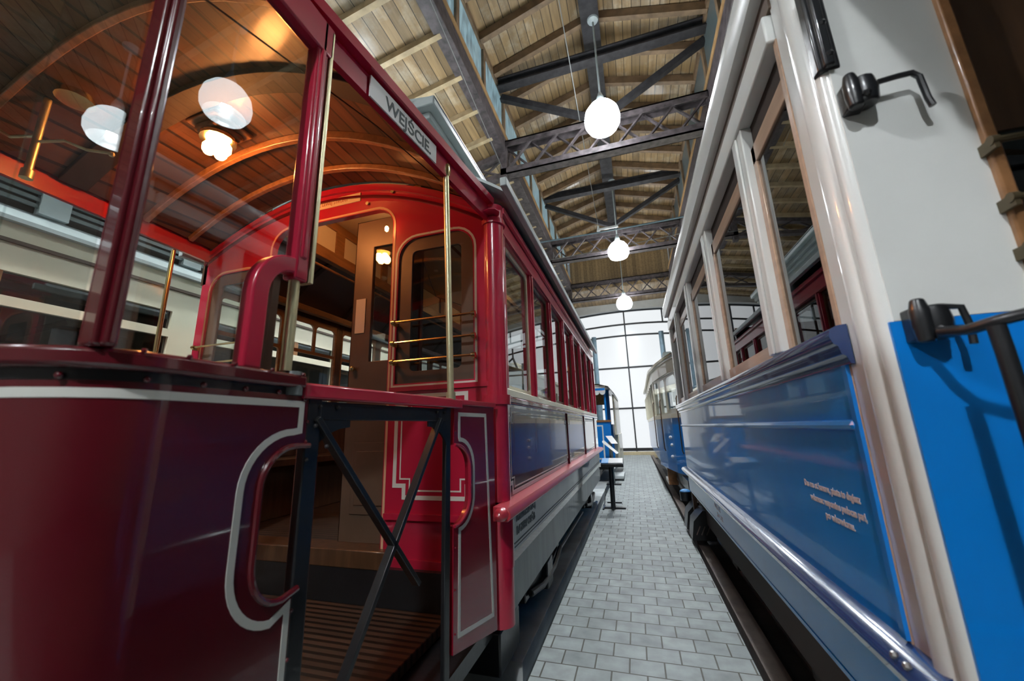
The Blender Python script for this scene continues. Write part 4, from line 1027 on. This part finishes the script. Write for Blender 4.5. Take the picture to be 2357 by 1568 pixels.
    MB().box(0.76, 1.349, Y0 + 0.03, Y0 + 0.05, 0.4, 1.2).box(0.76, 1.349, Y0 + 0.03, Y0 + 0.05, 1.78, 2.5).box(0.84, 0.9, Y0 + 0.03, Y0 + 0.05, 1.2, 1.78).build('platform_door', 'brown', T)
    MB().box(0.76, 1.349, Y0 + 0.035, Y0 + 0.04, 1.2, 1.78).build('door_pane', 'darkglass', T, smooth=False)
    for z in (1.50, 1.60, 1.725):
        MB().tube([(0.723, Y0 - 0.03, z), (1.2, Y0 - 0.03, z)], 0.007, 8).lathe([(0.010, -0.006), (0.010, 0.006)], (0.723, Y0 - 0.03, z), 10, 'x').box(0.719, 0.727, Y0 - 0.036, Y0, z - 0.018, z + 0.006).build('guard_rail', 'darkbrass', T)
    # black hardware on the corner
    h = MB().box(XS - 0.01, XS + 0.035, 0.935, 0.965, 2.0, 2.28).box(XS - 0.002, XS + 0.02, 0.92, 0.936, 2.0, 2.28).ball((XS + 0.012, 0.925, 2.03), 0.01, 8).ball((XS + 0.012, 0.925, 2.12), 0.01, 8).build('hinge_bracket', 'black', T, bevel=0.005)
    def latch(x, z, nm='gate_latch'):
        q = MB().box(x, x + 0.035, Y0 - 0.035, Y0, z - 0.035, z + 0.03).lathe([(0.022, -0.034), (0.026, 0.0), (0.022, 0.03)], (x + 0.035, Y0 - 0.028, z), 12).lathe([(0.013, -0.04), (0.016, -0.01), (0.016, 0.02), (0.01, 0.045)], (x + 0.012, Y0 - 0.036, z), 10)
        q.ball((x + 0.028, Y0 - 0.05, z - 0.02), 0.008, 8).ball((x + 0.01, Y0 - 0.04, z + 0.03), 0.009, 8)
        return q.build(nm, 'black', T, bevel=0.004)
    l1 = latch(0.512, 1.90)
    MB().tube([(0.575, Y0 - 0.03, 1.915), (0.61, Y0 - 0.03, 1.918), (0.635, Y0 - 0.03, 1.918), (0.645, Y0 - 0.03, 1.905), (0.648, Y0 - 0.03, 1.85), (0.652, Y0 - 0.03, 1.83)], 0.006, 8).build('bent_rod', 'black', T)
    l2 = latch(0.522, 1.375)
    MB().tube([(0.565, Y0 - 0.04, 1.40), (0.59, Y0 - 0.045, 1.395), (0.595, Y0 - 0.045, 1.36), (0.593, Y0 - 0.045, 1.325)], 0.006, 8).build('hook', 'black', T)
    MB().tube([(0.545, Y0 - 0.055, 1.35), (0.556, 0.84, 1.342), (0.572, 0.80, 1.347), (0.60, 0.78, 1.352), (0.66, 0.76, 1.352)], 0.0095, 10).lathe([(0.013, 0), (0.015, 0.02), (0.013, 0.04)], (0.612, 0.78, 1.352), 12, 'x').build('gate_handrail', 'black', T)
    MB().tube([(0.563, 0.80, 1.338), (0.564, 0.80, 1.30), (0.566, 0.80, 0.45)], 0.0115, 10).build('gate_upright', 'black', T)
    MB().tube([(0.9, 0.8, 1.34), (0.9, 0.8, 0.45)], 0.0115, 10).tube([(0.566, 0.8, 0.8), (0.9, 0.8, 0.8)], 0.009, 8).build('gate_upright', 'black', T)
    # platform, underframe and dark saloon
    MB().box(XS + 0.05, XF - 0.05, -0.8, Y0, 0.38, 0.45).build('platform_floor', 'slat', T)
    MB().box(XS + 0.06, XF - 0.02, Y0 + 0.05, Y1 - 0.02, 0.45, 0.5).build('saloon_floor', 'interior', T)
    MB().box(XC + 0.2, XC + 0.24, Y0 + 0.05, Y1 - 0.02, 0.5, 2.5).build('dark_backing', 'interior', T)  # unseen dark sheet added behind the windows so the panes mirror
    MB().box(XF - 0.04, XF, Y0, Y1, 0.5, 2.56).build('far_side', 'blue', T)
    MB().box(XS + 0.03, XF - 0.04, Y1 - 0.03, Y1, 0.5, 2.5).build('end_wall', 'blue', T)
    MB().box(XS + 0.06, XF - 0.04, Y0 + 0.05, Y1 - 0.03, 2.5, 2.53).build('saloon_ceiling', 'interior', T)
    MB().box(XS + 0.09, XF - 0.1, -0.7, Y1 + 0.7, 0.22, 0.37).build('underframe', 'interior', T)
    for y in (2.2, 3.7):
        MB().box(0.66, 0.74, y - 0.45, y + 0.45, 0.18, 0.36).box(0.64, 0.76, y - 0.08, y + 0.08, 0.1, 0.34).build('axle_box', 'black', T)
        for x in (0.83, 2.1):
            MB().lathe([(0.14, -0.05), (0.17, -0.05), (0.17, 0.05), (0.14, 0.05)], (x, y, 0.19), 26, 'x').build('wheel', 'darksteel', T)
    # far end platform with slatted steps
    MB().box(XS + 0.12, XF - 0.12, Y1, 5.6, 0.37, 0.44).build('end_platform', 'black', T)
    MB().box(XS + 0.02, XS + 0.06, Y1 + 0.02, Y1 + 0.06, 0.16, 0.62).build('step_hanger', 'doorbrown', T)
    for y in (4.55, 5.0):
        q = MB().panel(lambda u, v, w: (u, y - w, v), [(0.44, 0.07), (0.66, 0.07), (0.66, 0.34), (0.56, 0.34), (0.47, 0.24)], [], 0.3).build('slatted_step', 'black', T, bevel=0.004)
        for i in range(3):
            MB().bar((0.48 + i * 0.045, y - 0.003, 0.12), (0.52 + i * 0.045, y - 0.003, 0.2), 0.008, 0.008, (0, 1, 0)).build('slat', 'kerb', q)
    MB().lathe([(0.06, 0.30), (0.065, 0.40)], (0.50, 5.4, 0), 14).mat(1).ball((0.50, 5.4, 0.40), 0.063, 14, (1, 1, 0.5)).build('buffer_lamp', ['black', 'blueprint'], T)
blue_tram()

# ================================================================== FAR BLUE AND IVORY MOTOR TRAM
def far_motor_tram():
    T = thing('tram_car', 'far motor tram with ivory top and blue lower body beyond the long blue tram', 'tram', (1.5, 10.0, 0.0))
    XS = 0.42; XC = 1.55
    # plan of the near vestibule, from the aisle-side body corner round the nose
    pl = [(0.42, 14.0), (0.38, 8.6), (0.39, 8.2), (0.47, 7.4), (0.56, 6.75), (0.66, 6.38), (0.85, 6.12), (1.2, 5.98), (1.55, 5.95), (1.9, 5.98), (2.25, 6.12), (2.44, 6.38), (2.68, 8.2), (2.68, 14.0)]
    def wall(nm, z0, z1, mats, off=0.0, i0=0, i1=len(pl) - 1):
        m = MB()
        for i in range(i0, i1):
            a, b = V((*pl[i], 0)), V((*pl[i + 1], 0)); d = (b - a).normalized(); nn = V((d.y, -d.x, 0))
            if nn.dot(a - V((XC, 9, 0))) < 0: nn = -nn
            A = a + nn * off; B = b + nn * off; A2 = A - nn * 0.03; B2 = B - nn * 0.03
            m._add([(A.x, A.y, z0), (B.x, B.y, z0), (B.x, B.y, z1), (A.x, A.y, z1), (A2.x, A2.y, z0), (B2.x, B2.y, z0), (B2.x, B2.y, z1), (A2.x, A2.y, z1)],
                   [(0, 1, 2, 3), (7, 6, 5, 4), (0, 4, 5, 1), (3, 2, 6, 7), (1, 5, 6, 2), (0, 3, 7, 4)])
        return m.build(nm, mats, T, angle=50)
    w = wall('lower_side', 0.55, 1.30, 'bluebright', 0, 0, 2)
    wall('lower_dash', 0.47, 1.30, 'bluebright', 0, 2, 12)
    wall('lower_side', 0.55, 1.30, 'blue', 0, 12, 13)
    wall('waist_rail', 1.30, 1.37, 'ivory', 0.015)
    wall('upper_header', 2.02, 2.22, 'ivory', 0.0)
    wall('gutter', 2.22, 2.27, 'ivory', 0.05)
    # window pillars
    def pillar(x, y, w=0.07, nm='window_pillar'):
        MB().box(x - w / 2, x + w / 2, y - w / 2, y + w / 2, 1.37, 2.02).build(nm, 'ivory', T)
    for (x, y) in ((0.43, 8.15), (1.2, 6.05), (1.9, 6.05), (2.4, 6.45), (2.6, 8.15)):
        pillar(x, y)
    fa, fb = V((0.385, 8.25, 0)), V((0.665, 6.36, 0)); fd = (fb - fa).normalized(); fn = V((fd.y, -fd.x, 0)); fn = -fn if fn.x > 0 else fn
    F = lambda u, v, w: tuple(fa + fd * u + fn * w + V((0, 0, v)))
    FL = (fb - fa).length
    MB().panel(F, [(0, 1.37), (FL, 1.37), (FL, 2.02), (0, 2.02)], [rrect(0.12, 0.55, 1.40, 1.97, 0.1, False), rrect(0.68, 1.05, 1.40, 1.97, 0.1, False), rrect(1.18, 1.80, 1.45, 1.97, 0.12, False)], 0.04).build('vestibule_side', 'ivory', T)
    MB().panel(F, [(0.1, 1.38), (1.84, 1.38), (1.84, 2.0), (0.1, 2.0)], [], 0.006).build('vestibule_pane', 'glass', T, smooth=False)
    for i in range(8): pillar(0.42, 8.75 + i * 0.7, 0.1)
    for i in range(7): MB().box(0.43, 0.436, 8.81 + i * 0.7, 9.39 + i * 0.7, 1.38, 2.0).build('window_pane', 'darkglass', T, smooth=False)
    # roof
    vs = []; n = 10
    rows = [(5.85, 0.55), (6.2, 0.95), (7.2, 1.12), (8.2, 1.2), (14.0, 1.2)]
    for y, h in rows:
        for i in range(n + 1):
            vs.append((XC - h + 2 * h * i / n, y, 2.26 + 0.16 * math.sin(PI * i / n)))
    fs = [(r * (n + 1) + i, r * (n + 1) + i + 1, (r + 1) * (n + 1) + i + 1, (r + 1) * (n + 1) + i) for r in range(4) for i in range(n)]
    o = len(vs); vs += [(x, y, z - 0.03) for x, y, z in vs]; fs += [tuple(reversed([k + o for k in f])) for f in fs]
    MB()._add(vs, fs).build('roof', 'ivory', T)
    MB().box(XC - 0.6, XC + 0.6, 8.0, 12.3, 2.4, 2.62).build('roof_clerestory', 'ivory', T, bevel=0.03)
    # handrails, step, headlight, roof gear
    for x, y in ((0.40, 8.05), (0.47, 7.15), (0.66, 6.36)):
        MB().tube([(x - 0.03, y - 0.04, 1.62), (x - 0.045, y - 0.06, 1.58), (x - 0.045, y - 0.06, 0.82), (x - 0.03, y - 0.04, 0.78)], 0.009, 8).build('handrail', 'brown', T)
    MB().lathe([(0.05, -0.08), (0.10, -0.05), (0.11, 0.0)], (1.55, 5.93, 0.95), 18, 'y').build('headlight', 'steelrail', T)
    for dx, z in ((0.53, 1.0), (0.54, 0.88), (0.53, 0.7)): MB().ball((dx - 0.01, 6.9, z), 0.028, 8).build('badge', 'white', T)
    MB().box(0.6, 2.5, 5.95, 12.0, 0.30, 0.45).build('underframe', 'black', T)
    wall('bumper', 0.36, 0.469, 'greydark', -0.01, 4, 10)
    MB().box(0.46, 0.62, 7.6, 8.3, 0.18, 0.24).box(0.46, 0.6, 7.62, 7.66, 0.24, 0.47).build('entrance_step', 'brownlight', T)
    for y in (8.0, 10.5):
        for x in (0.83, 2.1): MB().lathe([(0.15, -0.05), (0.25, -0.05), (0.25, 0.05), (0.15, 0.05)], (x, y, 0.27), 22, 'x').build('wheel', 'black', T)
    q = MB().box(0.9, 1.5, 7.0, 7.9, 2.42, 2.50).build('collector_base', 'white', T)
    MB().bar((0.72, 7.2, 2.34), (0.85, 7.35, 2.6), 0.03, 0.03).bar((0.98, 7.2, 2.42), (0.85, 7.35, 2.6), 0.03, 0.03).bar((0.85, 7.35, 2.6), (0.84, 7.3, 2.78), 0.03, 0.03).build('collector_bracket', 'black', q)
    MB().box(0.62, 0.75, 7.6, 7.95, 2.36, 2.52).build('roof_resistor', 'greydark', T)
far_motor_tram()

# ================================================================== FAR SMALL HORSE TRAM
def horse_tram():
    T = thing('horse_tram', 'small open blue tram with scalloped canopy valance at the end of the red tram', 'tram', (-1.4, 10.6, 0.0))
    x0, x1, yf, yb = -2.1, -0.54, 9.2, 12.4
    MB().box(x0, x1, yf, yf + 0.04, 0.36, 1.30).mat(1).ribbon(lambda u, v, w: (u, yf - w, v), [(-1.9, 0.5), (-0.72, 0.5), (-0.72, 1.22), (-1.9, 1.22)], 0.03, True).build('front_dash', ['bluebright', 'white'], T)
    MB().box(x0 - 0.01, x1 + 0.01, yf - 0.01, yf + 0.05, 0.33, 0.42).build('dash_foot_line', 'white', T)
    MB().box(x0 - 0.02, x1 + 0.02, yf - 0.02, yf + 0.06, 1.30, 1.345).build('dash_rail', 'brownlight', T)
    MB().box(x0, x1, yf + 0.9, yb, 0.42, 1.25).build('body_side', 'bluebright', T)
    MB().box(x1, x1 + 0.12, yf + 1.0, yb, 0.30, 1.0).build('side_step_guard', 'ivory', T)
    MB().box(x1 - 0.12, x1 - 0.04, yf + 0.3, yf + 0.36, 0.7, 1.32).build('entrance_strap', 'brown', T)
    for x in (x1 - 0.08, x0 + 0.08):
        MB().tube([(x, yf + 0.05, 1.34), (x, yf + 0.05, 2.05)], 0.022, 8).build('canopy_pole', 'bluebright', T)
        MB().box(x - 0.05, x + 0.05, yf + 0.9, yf + 0.98, 1.25, 2.1).build('body_pillar', 'bluebright', T)
    n = 11; m = MB()
    va = [(x0 + 0.05, 2.12)]
    w = (x1 - x0 - 0.1) / n
    outer = [(x0 + 0.05, 2.12), (x0 + 0.05, 1.98)]
    for i in range(n): outer += [(p[0], p[1]) for p in arc(x0 + 0.05 + w * (i + 0.5), 1.98, w / 2, 0.07, 180, 360, 5)][1:]
    outer += [(x1 - 0.05, 2.12)]
    MB().panel(lambda u, v, w_: (u, yf - 0.05 - w_, v), outer, [], 0.01).mat(1).ribbon(lambda u, v, w_: (u, yf - 0.05 - w_, v), [(x0 + 0.06, 2.04), (x1 - 0.06, 2.04)], 0.05).build('scalloped_valance', ['white', 'bluebright'], T)
    MB().box(x0 + 0.1, x1 - 0.1, yf + 0.6, yf + 0.63, 1.72, 2.04).build('inner_fringe', 'fringe', T)
    MB().ball((x1 - 0.42, yf + 0.1, 1.93), 0.06, 10, (1.4, 1, 0.7)).build('bell', 'yellow', T)
    # roof with down-turned pale sides
    rp = [(x0 - 0.1, 1.9), (x0 - 0.02, 2.08), (x0 + 0.2, 2.16), (-1.36, 2.2), (x1 - 0.2, 2.16), (x1 + 0.02, 2.10), (x1 + 0.13, 1.95)]
    k = len(rp); vs = [(p[0], yf - 0.08, p[1]) for p in rp] + [(p[0], yb, p[1]) for p in rp]; vs += [(x, y, z - 0.03) for x, y, z in vs]
    fs = [(i, i + 1, k + i + 1, k + i) for i in range(k - 1)]; fs += [tuple(reversed([2 * k + j for j in f])) for f in fs]
    MB()._add(vs, fs).build('roof', 'ivory', T)
    MB().box(x1 + 0.06, x1 + 0.1, yf + 0.5, yb, 1.0, 1.95).build('side_curtain', 'ivory', T)
    MB().box(x0 + 0.1, x1 - 0.05, yf + 0.1, yb, 0.26, 0.33).build('floor_frame', 'black', T)
    for y in (yf + 0.8, yb - 0.6):
        for x in (-0.98, -1.9): MB().lathe([(0.1, -0.04), (0.2, -0.04), (0.2, 0.04), (0.1, 0.04)], (x, y, 0.23), 20, 'x').build('wheel', 'black', T)
    MB().box(-0.62, -0.36, 9.5, 10.4, 0.04, 0.10).build('step_board', 'concrete', T)
horse_tram()

# ================================================================== IVORY TRAM ON THE LEFT TRACK
def ivory_tram():
    T = thing('tram_car', 'ivory tram with grey louvred roof seen through the cab of the red tram', 'tram', (-5.1, 3.6, 0.0))
    XS, Y0, Y1 = -4.0, -1.6, 8.6
    O = lambda u, v, w: (XS + w, u, v)
    wins = []
    y = -1.4
    doors = [(3.05, 3.75)]
    edges = [-1.45, -0.35, 0.75, 1.85, 2.55]
    holes = []
    spans = [(-1.4, -0.4), (-0.3, 0.7), (0.8, 1.8), (1.88, 2.36), (2.75, 3.05), (3.15, 4.4), (4.5, 5.2), (5.7, 6.8), (6.9, 8.1)]
    for a, b in spans:
        holes += [[(a, 2.19), (b, 2.19), (b, 2.36), (a, 2.36)], [(a, 1.50), (b, 1.50), (b, 2.12), (a, 2.12)]]
    MB().panel(O, [(Y0, 0.5), (Y1, 0.5), (Y1, 2.56), (Y0, 2.56)], holes, 0.05).build('body_side', 'ivory', T, smooth=False)
    for a, b in spans:
        MB().box(XS - 0.035, XS - 0.03, a - .01, b + .01, 1.49, 2.37).build('window_pane', 'darkglass', T, smooth=False)
        if b - a > 0.9:
            MB().box(XS - 0.02, XS - 0.005, (a + b) / 2 - 0.03, (a + b) / 2 + 0.03, 2.19, 2.36).build('vent_post', 'brownlight', T)
            MB().box(XS - 0.06, XS - 0.045, a, b, 2.25, 2.36).build('blind', 'brownlight', T)
            c = (a + b) / 2
            MB().box(XS - 0.055, XS - 0.05, a + 0.42, a + 0.60, 1.86, 2.03).build('notice', 'white', T)
            MB().box(XS - 0.055, XS - 0.05, b - 0.16, b - 0.02, 1.86, 2.03).build('notice', 'white', T)
    MB().box(XS - 0.01, XS + 0.02, Y0, Y1, 2.56, 2.585).build('letterboard_moulding', 'doorbrown', T)
    MB().box(XS - 0.04, XS + 0.01, Y0, Y1, 2.585, 2.70).build('upper_panel', 'ivory', T)
    # grey coved roof with louvres
    pr = [(XS + 0.06, 2.70), (XS + 0.06, 2.73), (XS - 0.1, 2.80), (XS - 0.28, 2.93), (XS - 0.28, 2.70)]
    k = len(pr); vs = [(p[0], Y0, p[1]) for p in pr] + [(p[0], Y1, p[1]) for p in pr]
    fs = [(i, (i + 1) % k, k + (i + 1) % k, k + i) for i in range(k)] + [tuple(range(k)), tuple(range(2 * k - 1, k - 1, -1))]
    MB()._add(vs, fs).build('roof_cove', 'greyroof', T)
    y = Y0 + 0.2
    while y < Y1 - 0.5:
        g = MB()
        for j in range(3): g.box(XS - 0.25, XS - 0.235, y, y + 0.85, 2.97 + j * 0.055, 3.0 + j * 0.055)
        g.build('roof_louvre', 'greydark', T)
        MB().box(XS - 0.29, XS - 0.22, y + 0.85, y + 1.02, 2.93, 3.14).build('louvre_post', 'greyroof', T)
        y += 1.02
    MB().box(XS - 0.34, XS - 0.29, Y0, Y1, 2.90, 3.16).build('clerestory_back', 'interior', T)
    MB().box(XS - 0.5, XS - 0.14, Y0, Y1, 3.14, 3.19).box(XS - 1.8, XS - 0.3, Y0, Y1, 3.19, 3.24).build('upper_roof', 'greyroof', T, bevel=0.01)
    MB().box(XS - 1.3, XS - 0.5, 0.6, 2.4, 3.24, 3.42).build('roof_equipment_box', 'white', T, bevel=0.03)
    MB().tube([(XS - 0.2, Y0, 3.3), (XS - 0.2, Y1, 3.3)], 0.02, 8).build('roof_conduit', 'greydark', T)
    MB().box(XS - 2.2, XS - 2.15, Y0, Y1, 0.5, 2.9).build('far_side', 'ivory', T)
    MB().box(XS - 2.15, XS - 0.05, Y0, Y0 + 0.05, 0.5, 2.9).build('end_wall', 'ivory', T)
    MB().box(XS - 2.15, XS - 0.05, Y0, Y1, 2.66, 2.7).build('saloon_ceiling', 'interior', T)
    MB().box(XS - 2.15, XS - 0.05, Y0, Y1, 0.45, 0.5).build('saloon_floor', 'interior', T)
    MB().box(XS - 2.0, XS - 0.15, Y0 + 0.3, Y1 - 0.3, 0.25, 0.45).build('underframe', 'black', T)
    for y in (0.5, 6.2):
        for x in (-4.35, -5.7): MB().lathe([(0.15, -0.05), (0.25, -0.05), (0.25, 0.05), (0.15, 0.05)], (x, y, 0.11), 22, 'x').build('wheel', 'black', T)
    for a, b in ((-0.9, 0.3), (0.9, 2.1)):
        MB().bar((XS - 1.0, a, 1.5), (XS - 1.0, b, 2.3), 0.05, 0.05).bar((XS - 1.0, b, 1.5), (XS - 1.0, a, 2.3), 0.05, 0.05).build('inner_brace', 'brown', T)
ivory_tram()

# ================================================================== SMALL THINGS IN THE AISLE
def stands():
    x, y = -0.43, 6.34
    t = thing('information_stand', 'black information stand with a sloping desk in the aisle beside the red tram', 'sign stand', (x, y, 0), 'information stands')
    MB().tube([(x, y, 0.02), (x + 0.01, y, 0.64)], 0.035, 12).build('post', 'black', t)
    m = MB().bar((x - 0.14, y + 0.02, 0.01), (x + 0.18, y + 0.02, 0.01), 0.03, 0.02).bar((x, y - 0.12, 0.01), (x, y + 0.2, 0.01), 0.03, 0.02)
    m.bar((x - 0.14, y - 0.1, 0.01), (x - 0.14, y + 0.2, 0.01), 0.02, 0.02).bar((x - 0.1, y + 0.2, 0.055), (x + 0.12, y + 0.2, 0.055), 0.02, 0.02).build('base_frame', 'black', t)
    MB()._add([(x - 0.13, y - 0.1, 0.60), (x + 0.2, y - 0.1, 0.60), (x + 0.2, y + 0.14, 0.66), (x - 0.13, y + 0.14, 0.66), (x - 0.13, y - 0.1, 0.65), (x + 0.2, y - 0.1, 0.65), (x + 0.2, y + 0.14, 0.71), (x - 0.13, y + 0.14, 0.71)],
              [(0, 3, 2, 1), (4, 5, 6, 7), (0, 1, 5, 4), (1, 2, 6, 5), (2, 3, 7, 6), (3, 0, 4, 7)]).build('desk', 'black', t, bevel=0.006)
    def slab(nm, x0, x1, mat):
        d = 0.012
        return MB()._add([(x0, y - 0.085, 0.654), (x1, y - 0.085, 0.654), (x1, y + 0.125, 0.707), (x0, y + 0.125, 0.707), (x0, y - 0.085, 0.654 + d), (x1, y - 0.085, 0.654 + d), (x1, y + 0.125, 0.707 + d), (x0, y + 0.125, 0.707 + d)],
                  [(0, 3, 2, 1), (4, 5, 6, 7), (0, 1, 5, 4), (1, 2, 6, 5), (2, 3, 7, 6), (3, 0, 4, 7)]).build(nm, mat, t)
    slab('picture_panel', x - 0.12, x - 0.02, 'blueprint'); slab('text_panel', x - 0.018, x + 0.19, 'white')
    x, y = -0.56, 8.9
    t = thing('information_stand', 'taller grey stand carrying two tilted white boards, in front of the small blue tram', 'sign stand', (x, y, 0), 'information stands')
    MB().tube([(x, y, 0.02), (x, y, 0.88)], 0.04, 12).build('post', 'greydark', t)
    MB().bar((x - 0.14, y, 0.01), (x + 0.16, y, 0.01), 0.2, 0.02).build('base_plate', 'black', t)
    MB().panel(lambda u, v, w: (u, y - 0.05 + (v - 0.9) * 0.6 - w, v), [(-0.65, 1.0), (-0.51, 1.0), (-0.40, 0.84), (-0.53, 0.84)], [], 0.015).build('upper_board', 'white', t)
    MB().panel(lambda u, v, w: (u, y - 0.1 + (v - 0.9) * 0.6 - w, v), [(-0.72, 0.90), (-0.68, 0.91), (-0.39, 0.66), (-0.43, 0.635), (-0.72, 0.87)], [], 0.015).build('lower_board', 'white', t)
    for x, lab in ((-1.38, 'blue grey steel column before the gate on the left, beside the small blue tram'), (1.37, 'blue grey steel column before the gate on the right, above the far motor tram')):
        MB_ = MB().tube([(x, 16.8, 0.0), (x, 16.8, 2.6)], 0.13, 14).tube([(x, 16.8, 2.6), (x, 16.8, 5.0)], 0.1, 14).lathe([(0.13, 0), (0.14, 0.03), (0.1, 0.1)], (x, 16.8, 2.58), 14)
        if x < 0: MB_.lathe([(0.135, 1.9), (0.135, 2.5)], (x, 16.8, 0), 14)
        o = MB_.build('steel_column', 'steelblue'); tag(o, lab, 'column')
    # black hose looped on the floor by the stand
    o = MB().tube([(-0.57, 6.9, 0.2), (-0.575, 6.8, 0.12), (-0.58, 6.66, 0.03), (-0.585, 6.6, 0.012), (-0.59, 6.56, 0.012)], 0.008, 6).build('cable', 'black')
    tag(o, 'thin black cable curling from the red tram to the foot of the stand', 'cable')
stands()

def wires():
    def sag(a, b, s, n=14):
        a = V(a); b = V(b)
        return [tuple(a.lerp(b, i / n) - V((0, 0, s * 4 * (i / n) * (1 - i / n)))) for i in range(n + 1)]
    t = thing('span_wire', 'span wire with white insulators across the aisle before the middle truss', 'wire', (-0.1, 9.4, 6.1))
    MB().tube(sag((-2.05, 9.4, 6.08), (1.85, 9.4, 6.12), 0.02), 0.02, 6).build('wire', 'steelblue', t)
    MB().tube([(-0.42, 9.4, 6.16), (0.05, 9.4, 6.17)], 0.032, 10).lathe([(0.05, -0.02), (0.03, 0.06), (0.02, 0.12)], (-0.44, 9.4, 6.14), 12).build('insulator', 'insul', t)
    o = MB().tube(sag((-2.0, 9.9, 5.75), (1.85, 9.9, 5.95), 0.02), 0.009, 6).build('wire', 'cable')
    tag(o, 'thinner pale wire stretched across the aisle at the second lamp', 'wire')
    t = thing('suspension_cable', 'long pale suspension cable running down from the roof to the span wire insulator', 'cable', (-0.5, 5.0, 8.3))
    MB().tube([(-0.50, 3.2, 7.6), (-0.44, 9.36, 6.27)], 0.007, 6).build('cable', 'cable', t)
    o = MB().tube([(-1.9, 2.2, 6.5), (-2.08, 7.5, 6.2)], 0.006, 6).build('wire', 'cable')
    tag(o, 'thin wire under the side roof boards above the entrance sign', 'wire')
wires()
